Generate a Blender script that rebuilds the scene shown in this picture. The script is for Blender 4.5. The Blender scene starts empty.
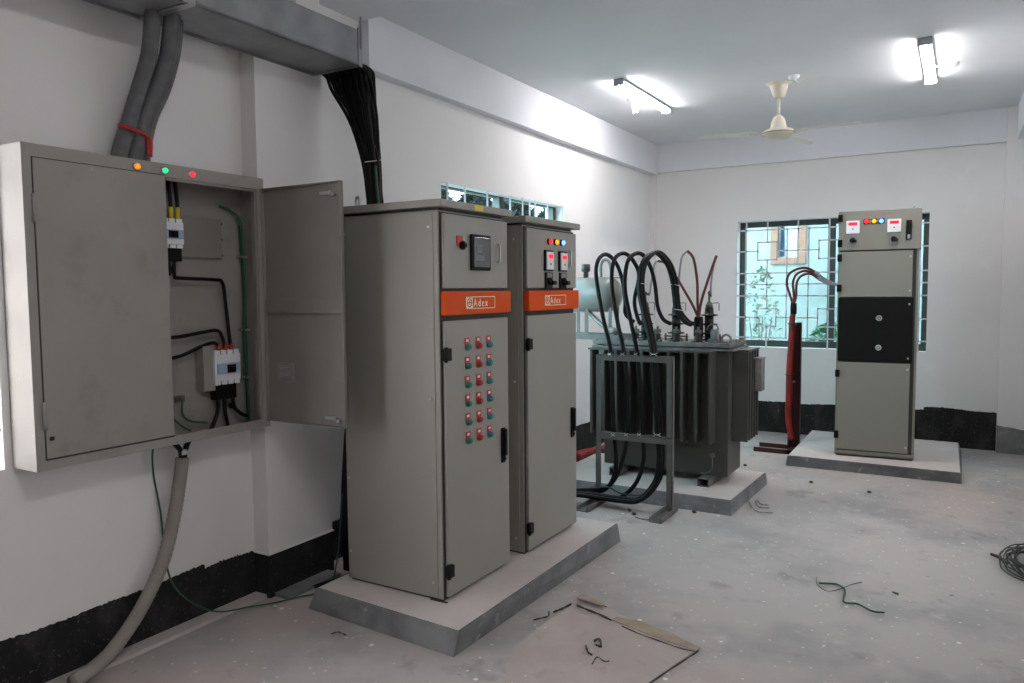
import bpy, bmesh, math, random
from mathutils import Vector, Matrix
random.seed(7)
S = bpy.context.scene
COL = S.collection
# ------------------------------------------------------------------ camera
F = 758.235
M = [[0.8610877353655996, 0.5083904372946912, -0.008189949343911382],
     [0.027185620819190407, -0.06211821154244013, -0.9976984864253547],
     [-0.5077291148079047, 0.8588832813963031, -0.06731013975843689]]
CAM = Vector((0, 0, 1.65))
cd = bpy.data.cameras.new('camera'); cam = bpy.data.objects.new('camera', cd); COL.objects.link(cam)
rm = Matrix(((M[0][0], -M[1][0], -M[2][0]), (M[0][1], -M[1][1], -M[2][1]), (M[0][2], -M[1][2], -M[2][2])))
cam.matrix_world = Matrix.Translation(CAM) @ rm.to_4x4()
cd.sensor_width = 36; cd.lens = F * 36 / 1024; cd.clip_start = 0.02
S.camera = cam


def on(ax, val, u, v):
    """measured point of the photograph, put on the real plane x/y/z = val"""
    a, b = (u - 512) / F, (v - 341.5) / F
    d = Vector([M[0][i] * a + M[1][i] * b + M[2][i] for i in range(3)])
    return CAM + d * ((val - CAM[ax]) / d[ax])


# ------------------------------------------------------------------ materials
def newmat(name):
    m = bpy.data.materials.new(name); m.use_nodes = True
    nt = m.node_tree; b = nt.nodes['Principled BSDF']
    return m, nt, b


def pmat(name, col, rough=0.5, metal=0.0, var=0.0, scale=8.0, bump=0.0, bscale=60.0, spec=0.5, coat=0.0):
    m, nt, b = newmat(name)
    b.inputs['Base Color'].default_value = (*col, 1)
    b.inputs['Roughness'].default_value = rough
    b.inputs['Metallic'].default_value = metal
    b.inputs['Specular IOR Level'].default_value = spec
    b.inputs['Coat Weight'].default_value = coat
    tc = nt.nodes.new('ShaderNodeTexCoord')
    n = nt.nodes.new('ShaderNodeTexNoise'); n.inputs['Scale'].default_value = scale; n.inputs['Detail'].default_value = 6
    nt.links.new(tc.outputs['Object'], n.inputs['Vector'])
    if var > 0:
        r = nt.nodes.new('ShaderNodeValToRGB')
        r.color_ramp.elements[0].position = 0.3; r.color_ramp.elements[1].position = 0.7
        r.color_ramp.elements[0].color = (*[c * (1 - var) for c in col], 1)
        r.color_ramp.elements[1].color = (*[min(1, c * (1 + var)) for c in col], 1)
        nt.links.new(n.outputs['Fac'], r.inputs['Fac']); nt.links.new(r.outputs['Color'], b.inputs['Base Color'])
    if bump > 0:
        n2 = nt.nodes.new('ShaderNodeTexNoise'); n2.inputs['Scale'].default_value = bscale; n2.inputs['Detail'].default_value = 4
        nt.links.new(tc.outputs['Object'], n2.inputs['Vector'])
        bp = nt.nodes.new('ShaderNodeBump'); bp.inputs['Strength'].default_value = bump; bp.inputs['Distance'].default_value = 0.01
        nt.links.new(n2.outputs['Fac'], bp.inputs['Height']); nt.links.new(bp.outputs['Normal'], b.inputs['Normal'])
    return m


def emit(name, col, strength):
    m, nt, b = newmat(name)
    b.inputs['Base Color'].default_value = (*col, 1)
    b.inputs['Emission Color'].default_value = (*col, 1)
    b.inputs['Emission Strength'].default_value = strength
    b.inputs['Roughness'].default_value = 0.3
    return m


def layered(name, base, layers, rough=0.8, bump=0.1, bscale=40):
    """base colour with noise-masked layers: (colour, scale, lo, hi, kind, stretch)"""
    m, nt, b = newmat(name)
    b.inputs['Roughness'].default_value = rough
    b.inputs['Specular IOR Level'].default_value = 0.3
    tc = nt.nodes.new('ShaderNodeTexCoord')
    cur = None
    rgb = nt.nodes.new('ShaderNodeRGB'); rgb.outputs[0].default_value = (*base, 1); cur = rgb.outputs[0]
    for i, (c, sc, lo, hi, kind, st) in enumerate(layers):
        mp = nt.nodes.new('ShaderNodeMapping'); mp.inputs['Scale'].default_value = st
        mp.inputs['Location'].default_value = (i * 3.1, i * 1.7, i * 2.3)
        nt.links.new(tc.outputs['Object'], mp.inputs['Vector'])
        if kind == 'noise':
            n = nt.nodes.new('ShaderNodeTexNoise'); n.inputs['Scale'].default_value = sc
            n.inputs['Detail'].default_value = 8; n.inputs['Roughness'].default_value = 0.6; out = n.outputs['Fac']
        else:
            n = nt.nodes.new('ShaderNodeTexVoronoi'); n.inputs['Scale'].default_value = sc
            n.inputs['Randomness'].default_value = 1.0; out = n.outputs['Distance']
        nt.links.new(mp.outputs[0], n.inputs['Vector'])
        mr = nt.nodes.new('ShaderNodeMapRange'); mr.inputs[1].default_value = lo; mr.inputs[2].default_value = hi
        nt.links.new(out, mr.inputs[0])
        mx = nt.nodes.new('ShaderNodeMix'); mx.data_type = 'RGBA'
        nt.links.new(mr.outputs[0], mx.inputs['Factor']); nt.links.new(cur, mx.inputs['A'])
        mx.inputs['B'].default_value = (*c, 1); cur = mx.outputs['Result']
    nt.links.new(cur, b.inputs['Base Color'])
    n2 = nt.nodes.new('ShaderNodeTexNoise'); n2.inputs['Scale'].default_value = bscale; n2.inputs['Detail'].default_value = 6
    nt.links.new(tc.outputs['Object'], n2.inputs['Vector'])
    bp = nt.nodes.new('ShaderNodeBump'); bp.inputs['Strength'].default_value = bump; bp.inputs['Distance'].default_value = 0.01
    nt.links.new(n2.outputs['Fac'], bp.inputs['Height']); nt.links.new(bp.outputs['Normal'], b.inputs['Normal'])
    return m


ONE = (1, 1, 1)
m_wall = layered('wall_paint', (0.76, 0.745, 0.74), [((0.71, 0.695, 0.69), 1.1, 0.42, 0.75, 'noise', ONE), ((0.80, 0.78, 0.77), 2.3, 0.6, 0.8, 'noise', ONE), ((0.62, 0.60, 0.585), 5.0, 0.72, 0.84, 'noise', ONE)], rough=0.85, bump=0.05)
m_ceil = layered('ceiling_paint', (0.75, 0.765, 0.785), [((0.69, 0.705, 0.72), 0.9, 0.4, 0.75, 'noise', ONE)], rough=0.9, bump=0.03)
m_beam = layered('beam_paint', (0.74, 0.75, 0.79), [((0.69, 0.695, 0.73), 1.5, 0.45, 0.8, 'noise', ONE)], rough=0.9, bump=0.05)
m_floor = layered('dusty_concrete', (0.40, 0.375, 0.36), [
    ((0.27, 0.27, 0.27), 1.1, 0.46, 0.66, 'noise', ONE),
    ((0.43, 0.365, 0.335), 0.7, 0.50, 0.66, 'noise', ONE),
    ((0.20, 0.19, 0.18), 3.6, 0.60, 0.78, 'noise', ONE),
    ((0.44, 0.42, 0.40), 9.0, 0.58, 0.74, 'noise', ONE),
    ((0.15, 0.145, 0.14), 16.0, 0.68, 0.78, 'noise', ONE),
    ((0.60, 0.59, 0.58), 15.0, 0.13, 0.07, 'voronoi', ONE),
    ((0.72, 0.71, 0.70), 5.5, 0.075, 0.05, 'voronoi', ONE)], rough=0.8, bump=0.3, bscale=25)
m_skirt = layered('black_skirting_paint', (0.012, 0.0115, 0.011), [
    ((0.06, 0.058, 0.056), 7.0, 0.5, 0.85, 'noise', (1, 1, .5)),
    ((0.25, 0.25, 0.25), 4.0, 0.68, 0.84, 'noise', (1, 1, .3)),
    ((0.30, 0.29, 0.28), 14.0, 0.70, 0.76, 'noise', (2, 2, .25)), ((0.10, 0.10, 0.10), 60.0, 0.60, 0.70, 'noise', ONE)], rough=0.8, bump=0.2)
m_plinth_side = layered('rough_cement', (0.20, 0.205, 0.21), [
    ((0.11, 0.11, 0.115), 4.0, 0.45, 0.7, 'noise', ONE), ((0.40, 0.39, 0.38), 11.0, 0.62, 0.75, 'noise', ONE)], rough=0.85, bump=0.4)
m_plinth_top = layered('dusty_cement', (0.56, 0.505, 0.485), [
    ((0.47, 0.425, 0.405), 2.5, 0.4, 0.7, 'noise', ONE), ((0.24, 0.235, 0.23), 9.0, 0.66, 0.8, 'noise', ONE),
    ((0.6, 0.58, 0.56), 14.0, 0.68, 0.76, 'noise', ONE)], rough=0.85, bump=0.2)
m_cab = pmat('pebble_grey_powder_coat', (0.255, 0.245, 0.218), 0.42, var=0.03, scale=3, bump=0.04, bscale=250)
m_cab2 = pmat('olive_grey_powder_coat', (0.215, 0.21, 0.178), 0.45, var=0.03, scale=3, bump=0.04, bscale=250)
m_cab_in = pmat('cabinet_seam', (0.03, 0.03, 0.028), 0.7)
m_box = layered('dusty_grey_enamel', (0.265, 0.25, 0.23), [
    ((0.30, 0.28, 0.255), 2.2, 0.42, 0.7, 'noise', ONE), ((0.22, 0.205, 0.188), 5.0, 0.55, 0.75, 'noise', ONE),
    ((0.31, 0.265, 0.24), 3.5, 0.62, 0.75, 'noise', ONE), ((0.45, 0.43, 0.40), 24, 0.70, 0.76, 'noise', ONE)], rough=0.6, bump=0.05)
m_box_in = pmat('box_inner_enamel', (0.21, 0.198, 0.182), 0.55, var=0.06, scale=4)
m_tray = pmat('galvanised_steel', (0.27, 0.275, 0.29), 0.5, metal=0.35, var=0.2, scale=6, bump=0.05)
m_steel = pmat('zinc_steel', (0.55, 0.55, 0.55), 0.3, metal=0.9)
m_orange = pmat('orange_enamel', (0.60, 0.070, 0.004), 0.5, spec=0.15)
m_cream = pmat('cream_print', (0.85, 0.74, 0.58), 0.5)
m_black = pmat('black_plastic', (0.004, 0.004, 0.004), 0.55, spec=0.18)
m_cable = pmat('black_cable_sheath', (0.004, 0.004, 0.0045), 0.5, spec=0.22)
m_hose = pmat('grey_flexible_conduit', (0.095, 0.095, 0.10), 0.6, var=0.2, scale=20)
m_hose2 = layered('dusty_beige_conduit', (0.29, 0.27, 0.24), [((0.22, 0.20, 0.185), 6, 0.4, 0.7, 'noise', ONE)], rough=0.75)
m_red = pmat('red_plastic', (0.42, 0.02, 0.02), 0.4)
m_redwrap = layered('red_heatshrink', (0.24, 0.018, 0.013), [((0.12, 0.012, 0.010), 9, 0.45, 0.7, 'noise', (1, 1, .4))], rough=0.45)
m_oxide = layered('red_oxide_primer', (0.06, 0.013, 0.013), [((0.03, 0.012, 0.012), 10, 0.4, 0.7, 'noise', ONE)], rough=0.55)
m_redcore = pmat('red_brown_core', (0.085, 0.008, 0.006), 0.4)
m_greycore = pmat('grey_core', (0.24, 0.24, 0.27), 0.45)
m_green = pmat('green_wire', (0.008, 0.075, 0.032), 0.45)
m_yellow = pmat('yellow_tape', (0.65, 0.52, 0.03), 0.5)
m_white = pmat('white_plastic', (0.75, 0.77, 0.8), 0.4)
m_blue = pmat('pale_blue_plastic', (0.32, 0.42, 0.58), 0.4)
m_tie = pmat('clear_cable_tie', (0.7, 0.7, 0.7), 0.4)
m_trafo = pmat('dark_grey_transformer_paint', (0.055, 0.055, 0.049), 0.42, var=0.10, scale=5, bump=0.03)
m_trafo_top = layered('dusty_lid_paint', (0.13, 0.13, 0.125), [((0.26, 0.255, 0.245), 6, 0.45, 0.7, 'noise', ONE)], rough=0.6)
m_cons = pmat('conservator_grey_paint', (0.20, 0.195, 0.185), 0.35, var=0.05)
m_frame = pmat('grey_steel_frame', (0.13, 0.13, 0.125), 0.5, var=0.1)
m_porc = pmat('brown_glazed_porcelain', (0.014, 0.012, 0.012), 0.4, spec=0.3)
m_brass = pmat('tinned_brass', (0.11, 0.10, 0.085), 0.5, metal=0.3)
m_alum = pmat('dark_aluminium_frame', (0.055, 0.062, 0.058), 0.4, metal=0.2)
m_grille = pmat('white_painted_iron', (0.60, 0.61, 0.66), 0.5)
m_fan = pmat('ivory_fan_enamel', (0.62, 0.57, 0.47), 0.3, coat=0.3)
m_fanblade = pmat('ivory_fan_blade', (0.66, 0.64, 0.58), 0.35)
m_fix = pmat('light_fitting_grey', (0.35, 0.37, 0.42), 0.4)
m_tube = emit('lit_led_tube', (0.97, 0.93, 0.94), 78)
m_lorange = emit('orange_indicator', (1.0, 0.25, 0.01), 0.9)
m_lgreen = emit('green_indicator', (0.02, 0.85, 0.30), 0.9)
m_lred = emit('red_indicator', (1.0, 0.02, 0.04), 1.0)
m_lyel = emit('yellow_indicator', (1.0, 0.45, 0.01), 0.9)
m_lblue = emit('blue_indicator', (0.10, 0.25, 1.0), 3.0)
m_core_w = emit('blue_indicator_core', (0.6, 0.75, 1.0), 3.0)
m_digits = emit('red_digits', (1.0, 0.01, 0.03), 0.9)
m_btn_g = pmat('green_button', (0.01, 0.15, 0.085), 0.35)
m_btn_r = pmat('red_button', (0.32, 0.02, 0.02), 0.35)
m_btn_b = pmat('teal_button', (0.015, 0.17, 0.20), 0.35)
m_lcd = pmat('smoked_meter_window', (0.035, 0.037, 0.042), 0.12, coat=0.5)
m_lcd2 = pmat('meter_screen', (0.13, 0.14, 0.16), 0.3)
m_sheet = layered('dusty_sheet', (0.38, 0.335, 0.31), [((0.45, 0.40, 0.375), 2.0, 0.45, 0.7, 'noise', ONE), ((0.27, 0.245, 0.23), 7, 0.6, 0.8, 'noise', ONE), ((0.65, 0.63, 0.6), 9.0, 0.06, 0.035, 'voronoi', ONE)], rough=0.8, bump=0.15)
m_card = layered('torn_cardboard', (0.34, 0.29, 0.22), [((0.25, 0.20, 0.15), 8, 0.4, 0.7, 'noise', ONE)], rough=0.85)
m_dark = pmat('dark_scrap', (0.045, 0.035, 0.03), 0.8)
m_mint = layered('pale_green_render', (0.26, 0.29, 0.29), [((0.33, 0.35, 0.345), 1.5, 0.4, 0.65, 'noise', ONE), ((0.19, 0.25, 0.215), 3.0, 0.55, 0.8, 'noise', ONE)], rough=0.9, bump=0.1)
m_wood = pmat('raw_pink_timber', (0.30, 0.145, 0.10), 0.7, var=0.15, scale=9)
m_pale = pmat('pale_curtain', (0.50, 0.52, 0.53), 0.6)
m_bluec = pmat('blue_curtain', (0.03, 0.05, 0.11), 0.7)
m_leaf = pmat('green_leaves', (0.055, 0.17, 0.085), 0.5, var=0.4, scale=4)
m_leafp = pmat('pale_leaves', (0.20, 0.25, 0.19), 0.5, var=0.3, scale=4)
m_leafd = pmat('dark_leaves', (0.006, 0.012, 0.010), 0.6, var=0.4, scale=4)
m_bark = pmat('bark', (0.08, 0.06, 0.04), 0.8)
m_earth = layered('pale_paving', (0.36, 0.36, 0.34), [((0.27, 0.28, 0.25), 1.0, 0.4, 0.7, 'noise', ONE)], rough=0.9)

mg, ntg, bg = newmat('tinted_window_glass')
ntg.nodes.remove(bg)
tr = ntg.nodes.new('ShaderNodeBsdfTransparent'); tr.inputs[0].default_value = (0.74, 0.94, 0.96, 1)
gl = ntg.nodes.new('ShaderNodeBsdfGlossy'); gl.inputs['Roughness'].default_value = 0.02
mxs = ntg.nodes.new('ShaderNodeMixShader'); mxs.inputs[0].default_value = 0.05
ntg.links.new(tr.outputs[0], mxs.inputs[1]); ntg.links.new(gl.outputs[0], mxs.inputs[2])
ntg.links.new(mxs.outputs[0], ntg.nodes['Material Output'].inputs[0])
m_glass = mg
m_clear = mg.copy(); m_clear.name = 'clear_window_glass'
[n for n in m_clear.node_tree.nodes if n.type == 'BSDF_TRANSPARENT'][0].inputs[0].default_value = (0.96, 0.95, 0.94, 1)


# ------------------------------------------------------------------ mesh helpers
def BM():
    return bmesh.new()


def box(b, x0, x1, y0, y1, z0, z1, bev=0.0, mi=0):
    vs = [b.verts.new((x, y, z)) for x in (x0, x1) for y in (y0, y1) for z in (z0, z1)]
    fs = [b.faces.new([vs[i] for i in q]) for q in ((0, 1, 3, 2), (4, 6, 7, 5), (0, 4, 5, 1), (2, 3, 7, 6), (0, 2, 6, 4), (1, 5, 7, 3))]
    for f in fs: f.material_index = mi
    if bev > 0:
        es = list({e for f in fs for e in f.edges})
        r = bmesh.ops.bevel(b, geom=es, offset=bev, segments=2, profile=0.6, affect='EDGES')
        for f in r['faces']: f.material_index = mi
    return b


def spline(pts, n=8):
    pts = [Vector(p) for p in pts]
    if len(pts) < 3: return pts
    P = [2 * pts[0] - pts[1]] + pts + [2 * pts[-1] - pts[-2]]
    out = []
    for i in range(1, len(P) - 2):
        p0, p1, p2, p3 = P[i - 1:i + 3]
        for k in range(n):
            t = k / n
            out.append(0.5 * ((2 * p1) + (p2 - p0) * t + (2 * p0 - 5 * p1 + 4 * p2 - p3) * t * t + (3 * p1 - p0 - 3 * p2 + p3) * t ** 3))
    out.append(pts[-1])
    return out


def tube(b, pts, r, seg=8, n=8, smooth=True, ridge=0.0, mi=0):
    P = spline(pts, n) if smooth else [Vector(p) for p in pts]
    rings = []
    t0 = (P[1] - P[0]).normalized()
    up = Vector((0, 0, 1)) if abs(t0.z) < 0.9 else Vector((1, 0, 0))
    u = (up - t0 * up.dot(t0)).normalized()
    for i, p in enumerate(P):
        t = (P[min(i + 1, len(P) - 1)] - P[max(i - 1, 0)])
        t = t.normalized() if t.length > 1e-9 else t0
        u = (u - t * u.dot(t))
        u = u.normalized() if u.length > 1e-6 else Vector((1, 0, 0))
        w = t.cross(u)
        rr = r(i / (len(P) - 1)) if callable(r) else r
        rr *= 1 + (ridge if i % 2 else 0)
        rings.append([b.verts.new(p + (u * math.cos(a) + w * math.sin(a)) * rr) for a in [2 * math.pi * k / seg for k in range(seg)]])
    fs = []
    for A, Bq in zip(rings, rings[1:]):
        for k in range(seg):
            fs.append(b.faces.new((A[k], A[(k + 1) % seg], Bq[(k + 1) % seg], Bq[k])))
    fs.append(b.faces.new(rings[0][::-1])); fs.append(b.faces.new(rings[-1]))
    for f in fs: f.smooth = True; f.material_index = mi
    return b


def lathe(b, prof, c=(0, 0, 0), axis=(0, 0, 1), seg=20, mi=0, sm=True):
    """prof: (radius, height) pairs along axis"""
    ax = Vector(axis).normalized(); c = Vector(c)
    up = Vector((0, 0, 1)) if abs(ax.z) < 0.9 else Vector((1, 0, 0))
    u = (up - ax * up.dot(ax)).normalized(); w = ax.cross(u)
    rings = [[b.verts.new(c + ax * h + (u * math.cos(2 * math.pi * k / seg) + w * math.sin(2 * math.pi * k / seg)) * max(r, 1e-5)) for k in range(seg)] for r, h in prof]
    fs = []
    for A, Bq in zip(rings, rings[1:]):
        for k in range(seg): fs.append(b.faces.new((A[k], A[(k + 1) % seg], Bq[(k + 1) % seg], Bq[k])))
    for f in fs: f.smooth = sm
    fs.append(b.faces.new(rings[0][::-1])); fs.append(b.faces.new(rings[-1]))
    for f in fs: f.material_index = mi
    return b


def cyl(b, p, q, r, seg=14, mi=0):
    p, q = Vector(p), Vector(q)
    return lathe(b, [(r, 0), (r, (q - p).length)], p, (q - p), seg, mi, sm=True)


def torus(b, c, R, r, axis=(0, 1, 0), seg=20, s2=8, mi=0, a0=0, a1=2 * math.pi):
    ax = Vector(axis).normalized(); c = Vector(c)
    up = Vector((0, 0, 1)) if abs(ax.z) < 0.9 else Vector((1, 0, 0))
    u = (up - ax * up.dot(ax)).normalized(); w = ax.cross(u)
    full = abs(a1 - a0 - 2 * math.pi) < 1e-6
    pts = [c + (u * math.cos(a0 + (a1 - a0) * k / seg) + w * math.sin(a0 + (a1 - a0) * k / seg)) * R for k in range(seg + 1)]
    return tube(b, pts, r, s2, smooth=False, mi=mi)


def prism(b, poly, d, mi=0):
    """polygon (3-D points) extruded by vector d"""
    d = Vector(d); A = [b.verts.new(Vector(p)) for p in poly]; B2 = [b.verts.new(Vector(p) + d) for p in poly]
    n = len(A); fs = [b.faces.new(A[::-1]), b.faces.new(B2)]
    for k in range(n): fs.append(b.faces.new((A[k], A[(k + 1) % n], B2[(k + 1) % n], B2[k])))
    for f in fs: f.material_index = mi
    return b


def obj(name, b, mats, parent=None, recalc=True):
    if recalc: bmesh.ops.recalc_face_normals(b, faces=b.faces[:])
    me = bpy.data.meshes.new(name); b.to_mesh(me); b.free()
    for m in (mats if isinstance(mats, (list, tuple)) else [mats]): me.materials.append(m)
    o = bpy.data.objects.new(name, me); COL.objects.link(o)
    if parent is not None:
        o.parent = parent
        mw = Matrix.Identity(4); q = parent
        while q is not None: mw = q.matrix_basis @ mw; q = q.parent
        loc = parent; islocal = False
        while loc is not None:
            islocal = islocal or bool(loc.get('_local')); loc = loc.parent
        if not islocal: o.matrix_basis = mw.inverted()
    return o


def tag(o, label=None, cat=None, group=None, kind=None):
    if label: o['label'] = label
    if cat: o['category'] = cat
    if group: o['group'] = group
    if kind: o['kind'] = kind
    return o


def thing(name, label, cat, loc=(0, 0, 0), group=None):
    o = bpy.data.objects.new(name, None); COL.objects.link(o); o.location = loc
    o.empty_display_size = 0.1
    return tag(o, label, cat, group)


def struct(name, b, m, parent=None, label=None):
    o = obj(name, b, m, parent)
    if parent is None: o['kind'] = 'structure'
    if label: o['label'] = label
    return o


def center_origin(o):
    """moves the origin of a top-level mesh to the bottom middle of its bounds"""
    me = o.data
    xs = [v.co for v in me.vertices]
    c = Vector(((min(v.x for v in xs) + max(v.x for v in xs)) / 2, (min(v.y for v in xs) + max(v.y for v in xs)) / 2, min(v.z for v in xs)))
    me.transform(Matrix.Translation(-c)); o.location = c
    return o


def solo(name, b, m, label, cat, group=None, kind=None):
    return tag(center_origin(obj(name, b, m)), label, cat, group, kind)


# ------------------------------------------------------------------ room shell
LX, RX, BY, FY, CZ = -3.28, 0.60, 8.95, -2.6, 3.38


def wall_x(b, x0, x1, y0, y1, z0, z1, holes):
    ys = sorted({y0, y1, *[h[0] for h in holes], *[h[1] for h in holes]})
    for a, c in zip(ys, ys[1:]):
        hs = [h for h in holes if h[0] <= a and h[1] >= c]
        if not hs: box(b, x0, x1, a, c, z0, z1)
        else:
            box(b, x0, x1, a, c, z0, hs[0][2]); box(b, x0, x1, a, c, hs[0][3], z1)


def wall_y(b, y0, y1, x0, x1, z0, z1, holes):
    xs = sorted({x0, x1, *[h[0] for h in holes], *[h[1] for h in holes]})
    for a, c in zip(xs, xs[1:]):
        hs = [h for h in holes if h[0] <= a and h[1] >= c]
        if not hs: box(b, a, c, y0, y1, z0, z1)
        else:
            box(b, a, c, y0, y1, z0, hs[0][2]); box(b, a, c, y0, y1, hs[0][3], z1)


W1 = (-0.40, 1.545, 0.95, 2.42)     # near window in the left wall
W2 = (4.55, 6.54, 0.97, 2.44)      # window behind the two cabinets
W3 = (-2.245, -0.295, 0.975, 2.415) # window in the back wall
W5 = (4.3, 5.7, 0.95, 2.35)          # unseen window added in the right wall to brighten the cabinet fronts
b = BM(); box(b, LX - .2, RX + .2, FY - .2, BY + .2, -0.12, 0); struct('floor', b, m_floor)
b = BM(); box(b, LX - .2, RX + .2, FY - .2, BY + .2, CZ, CZ + .15); struct('ceiling', b, m_ceil)
b = BM(); wall_x(b, LX - .2, LX, FY - .2, BY + .2, 0, CZ, [W1, W2]); struct('wall_left', b, m_wall)
b = BM(); wall_y(b, BY, BY + .2, LX, RX, 0, CZ, [W3]); struct('wall_back', b, m_wall)
b = BM(); wall_x(b, RX, RX + .2, FY - .2, BY + .2, 0, CZ, [W5]); struct('wall_right', b, m_wall)
b = BM(); box(b, LX, RX, FY - .2, FY, 0, CZ); struct('wall_front', b, m_wall)
# beams and pilasters
b = BM(); box(b, LX, -3.20, 3.70, BY, 3.03, CZ); struct('trim_1', b, m_beam)
b = BM(); box(b, -3.20, 0.43, 8.90, BY, 3.055, CZ); struct('trim_2', b, m_beam)
b = BM(); box(b, 0.43, RX, FY, 8.85, 3.06, CZ); struct('trim_3', b, m_beam)
b = BM(); box(b, LX, 0.43, 3.22, 3.70, 3.33, CZ); struct('trim_4', b, m_ceil)
b = BM(); box(b, LX, -3.17, 2.77, 3.25, 0, CZ); struct('trim_5', b, m_wall)
b = BM(); box(b, LX, -3.22, 8.86, BY, 0, 3.03); struct('trim_6', b, m_wall)
b = BM(); box(b, 0.345, RX, 8.85, BY, 0, CZ); struct('trim_7', b, m_wall)
b = BM(); box(b, LX, -3.19, FY, 2.77, 0, 0.018); struct('trim_8', b, m_plinth_top)
b = BM(); box(b, -3.17, -3.06, 2.80, 3.20, 0, 0.02, .003); struct('trim_9', b, m_plinth_side)


# ragged painted skirtings
def skirt_strip(b, p0, p1, h0, h1, nrm, step=0.008, rag=0.012, th=0.004):
    p0, p1, nrm = Vector(p0), Vector(p1), Vector(nrm)
    L = (p1 - p0).length; n = max(2, int(L / step)); prev = None
    ph = [random.uniform(0, 6) for _ in range(4)]
    for k in range(n + 1):
        t = k / n; p = p0.lerp(p1, t); s = t * L
        h = h0 + (h1 - h0) * t + rag * (0.5 * math.sin(s * 5 + ph[0]) + 0.3 * math.sin(s * 13 + ph[1]) + 0.4 * random.uniform(-1, 1) * (random.random() < .6))
        v = [b.verts.new(p), b.verts.new(p + nrm * th), b.verts.new(p + nrm * th + Vector((0, 0, h))), b.verts.new(p + Vector((0, 0, h)))]
        if prev:
            for a in range(4): b.faces.new((prev[a], prev[(a + 1) % 4], v[(a + 1) % 4], v[a]))
        else: b.faces.new(v[::-1])
        prev = v
    b.faces.new(prev)


b = BM()
skirt_strip(b, (LX, -2.5, 0), (LX, 2.45, 0), .25, .262, (1, 0, 0))
skirt_strip(b, (LX, 2.45, 0), (LX, 2.77, 0), .262, .25, (1, 0, 0), step=.008, rag=.018)
skirt_strip(b, (LX, 3.25, 0), (LX, 8.86, 0), .24, .30, (1, 0, 0))
struct('baseboard_left', b, m_skirt)
b = BM()
skirt_strip(b, (LX, 2.77, 0), (-3.168, 2.77, 0), .235, .235, (0, -1, 0), rag=.006)
skirt_strip(b, (-3.17, 2.766, 0), (-3.17, 3.254, 0), .235, .235, (1, 0, 0), rag=.006)
struct('baseboard_pilaster', b, m_skirt)
b = BM(); box(b, LX, -3.162, 2.763, 3.256, .236, .244); struct('trim_10', b, m_wall)
b = BM()
skirt_strip(b, (LX, BY, 0), (-.30, BY, 0), .33, .375, (0, -1, 0))
skirt_strip(b, (-.30, BY, 0), (0.345, BY, 0), .40, .39, (0, -1, 0))
struct('baseboard_back', b, m_skirt)
m_skirt2 = layered('faded_skirting', (0.20, 0.20, 0.20), [((0.1, 0.1, 0.1), 4, 0.4, 0.7, 'noise', ONE), ((0.34, 0.34, 0.34), 7, 0.5, 0.7, 'noise', ONE)], rough=0.8)
b = BM(); skirt_strip(b, (0.345, 8.85, 0), (RX, 8.85, 0), .27, .24, (0, -1, 0), rag=.012); struct('baseboard_right', b, m_skirt2)


# ------------------------------------------------------------------ windows
def grille_bars(b, plane, segs, squares, r=0.0075, ax='y'):
    """segs: ((a,z),(a,z)) in the window plane; squares: (a0,a1,z0,z1)"""
    def P(a, zz): return (a, plane, zz) if ax == 'y' else (plane, a, zz)
    def bar(a0, z0, a1, z1):
        if ax == 'y': box(b, min(a0, a1) - r, max(a0, a1) + r, plane - .004, plane + .004, min(z0, z1) - r, max(z0, z1) + r)
        else: box(b, plane - .004, plane + .004, min(a0, a1) - r, max(a0, a1) + r, min(z0, z1) - r, max(z0, z1) + r)
    for (a0, z0), (a1, z1) in segs: bar(a0, z0, a1, z1)
    for a0, a1, z0, z1 in squares:
        bar(a0, z0, a1, z0); bar(a0, z1, a1, z1); bar(a0, z0, a0, z1); bar(a1, z0, a1, z1)


# back window
X0, X1, Z0, Z1 = W3
wroot = thing('window_3', None, None, (0, 0, 0)); wroot['kind'] = 'structure'
wroot.location = ((X0 + X1) / 2, BY + .1, Z0)
b = BM()
yf0, yf1 = BY + .135, BY + .19
box(b, X0, X0 + .055, yf0, yf1, Z0, Z1); box(b, X1 - .055, X1, yf0, yf1, Z0, Z1)
box(b, X0 + .055, X1 - .055, yf0 + .001, yf1 - .001, Z1 - .06, Z1); box(b, X0 + .055, X1 - .055, yf0 + .001, yf1 - .001, Z0, Z0 + .07)
box(b, -1.285, -1.205, yf0 + .01, yf1 - .01, Z0 + .071, Z1 - .061)
obj('window_frame', b, m_alum, wroot)
b = BM(); box(b, X0 + .05, X1 - .05, BY + .16, BY + .165, Z0 + .05, Z1 - .05); obj('glass_pane', b, m_glass, wroot)
b = BM()
ya = BY - .006
def gx(u): return on(1, BY, u, 285).x
zr = [on(1, BY, 740, v).z for v in (231.3, 252, 273.7, 284.6, 296, 317, 337)]
xs_full = [-2.14, -1.575, -1.25, -.93, -.37]
segs = [((X0, z), (X1, z)) for z in zr]
sq_c = [-1.905, -1.25, -.60]
segs = []
for i, z in enumerate(zr):
    if i in (1, 5):
        e = [X0] + [v for c in sq_c for v in (c - .105, c + .105)] + [X1]
        for a, c in zip(e[0::2], e[1::2]): segs.append(((a, z), (c, z)))
    else: segs.append(((X0, z), (X1, z)))
for x in (-2.14, -.37, -1.25): segs.append(((x, Z0), (x, Z1)))
for x in (-1.575, -.925): segs.append(((x, 1.95), (x, Z1)))
for c in (-1.905, -.60):
    segs += [((c, Z0), (c, zr[5] - .1)), ((c, zr[5] + .1), (c, zr[1] - .1)), ((c, zr[1] + .1), (c, Z1))]
for x in (-1.69, -1.46, -1.04, -.81): segs.append(((x, zr[6]), (x, zr[0])))
sq = [(c - .105, c + .105, z - .1, z + .1) for c in sq_c for z in (zr[1], zr[5])]
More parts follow.
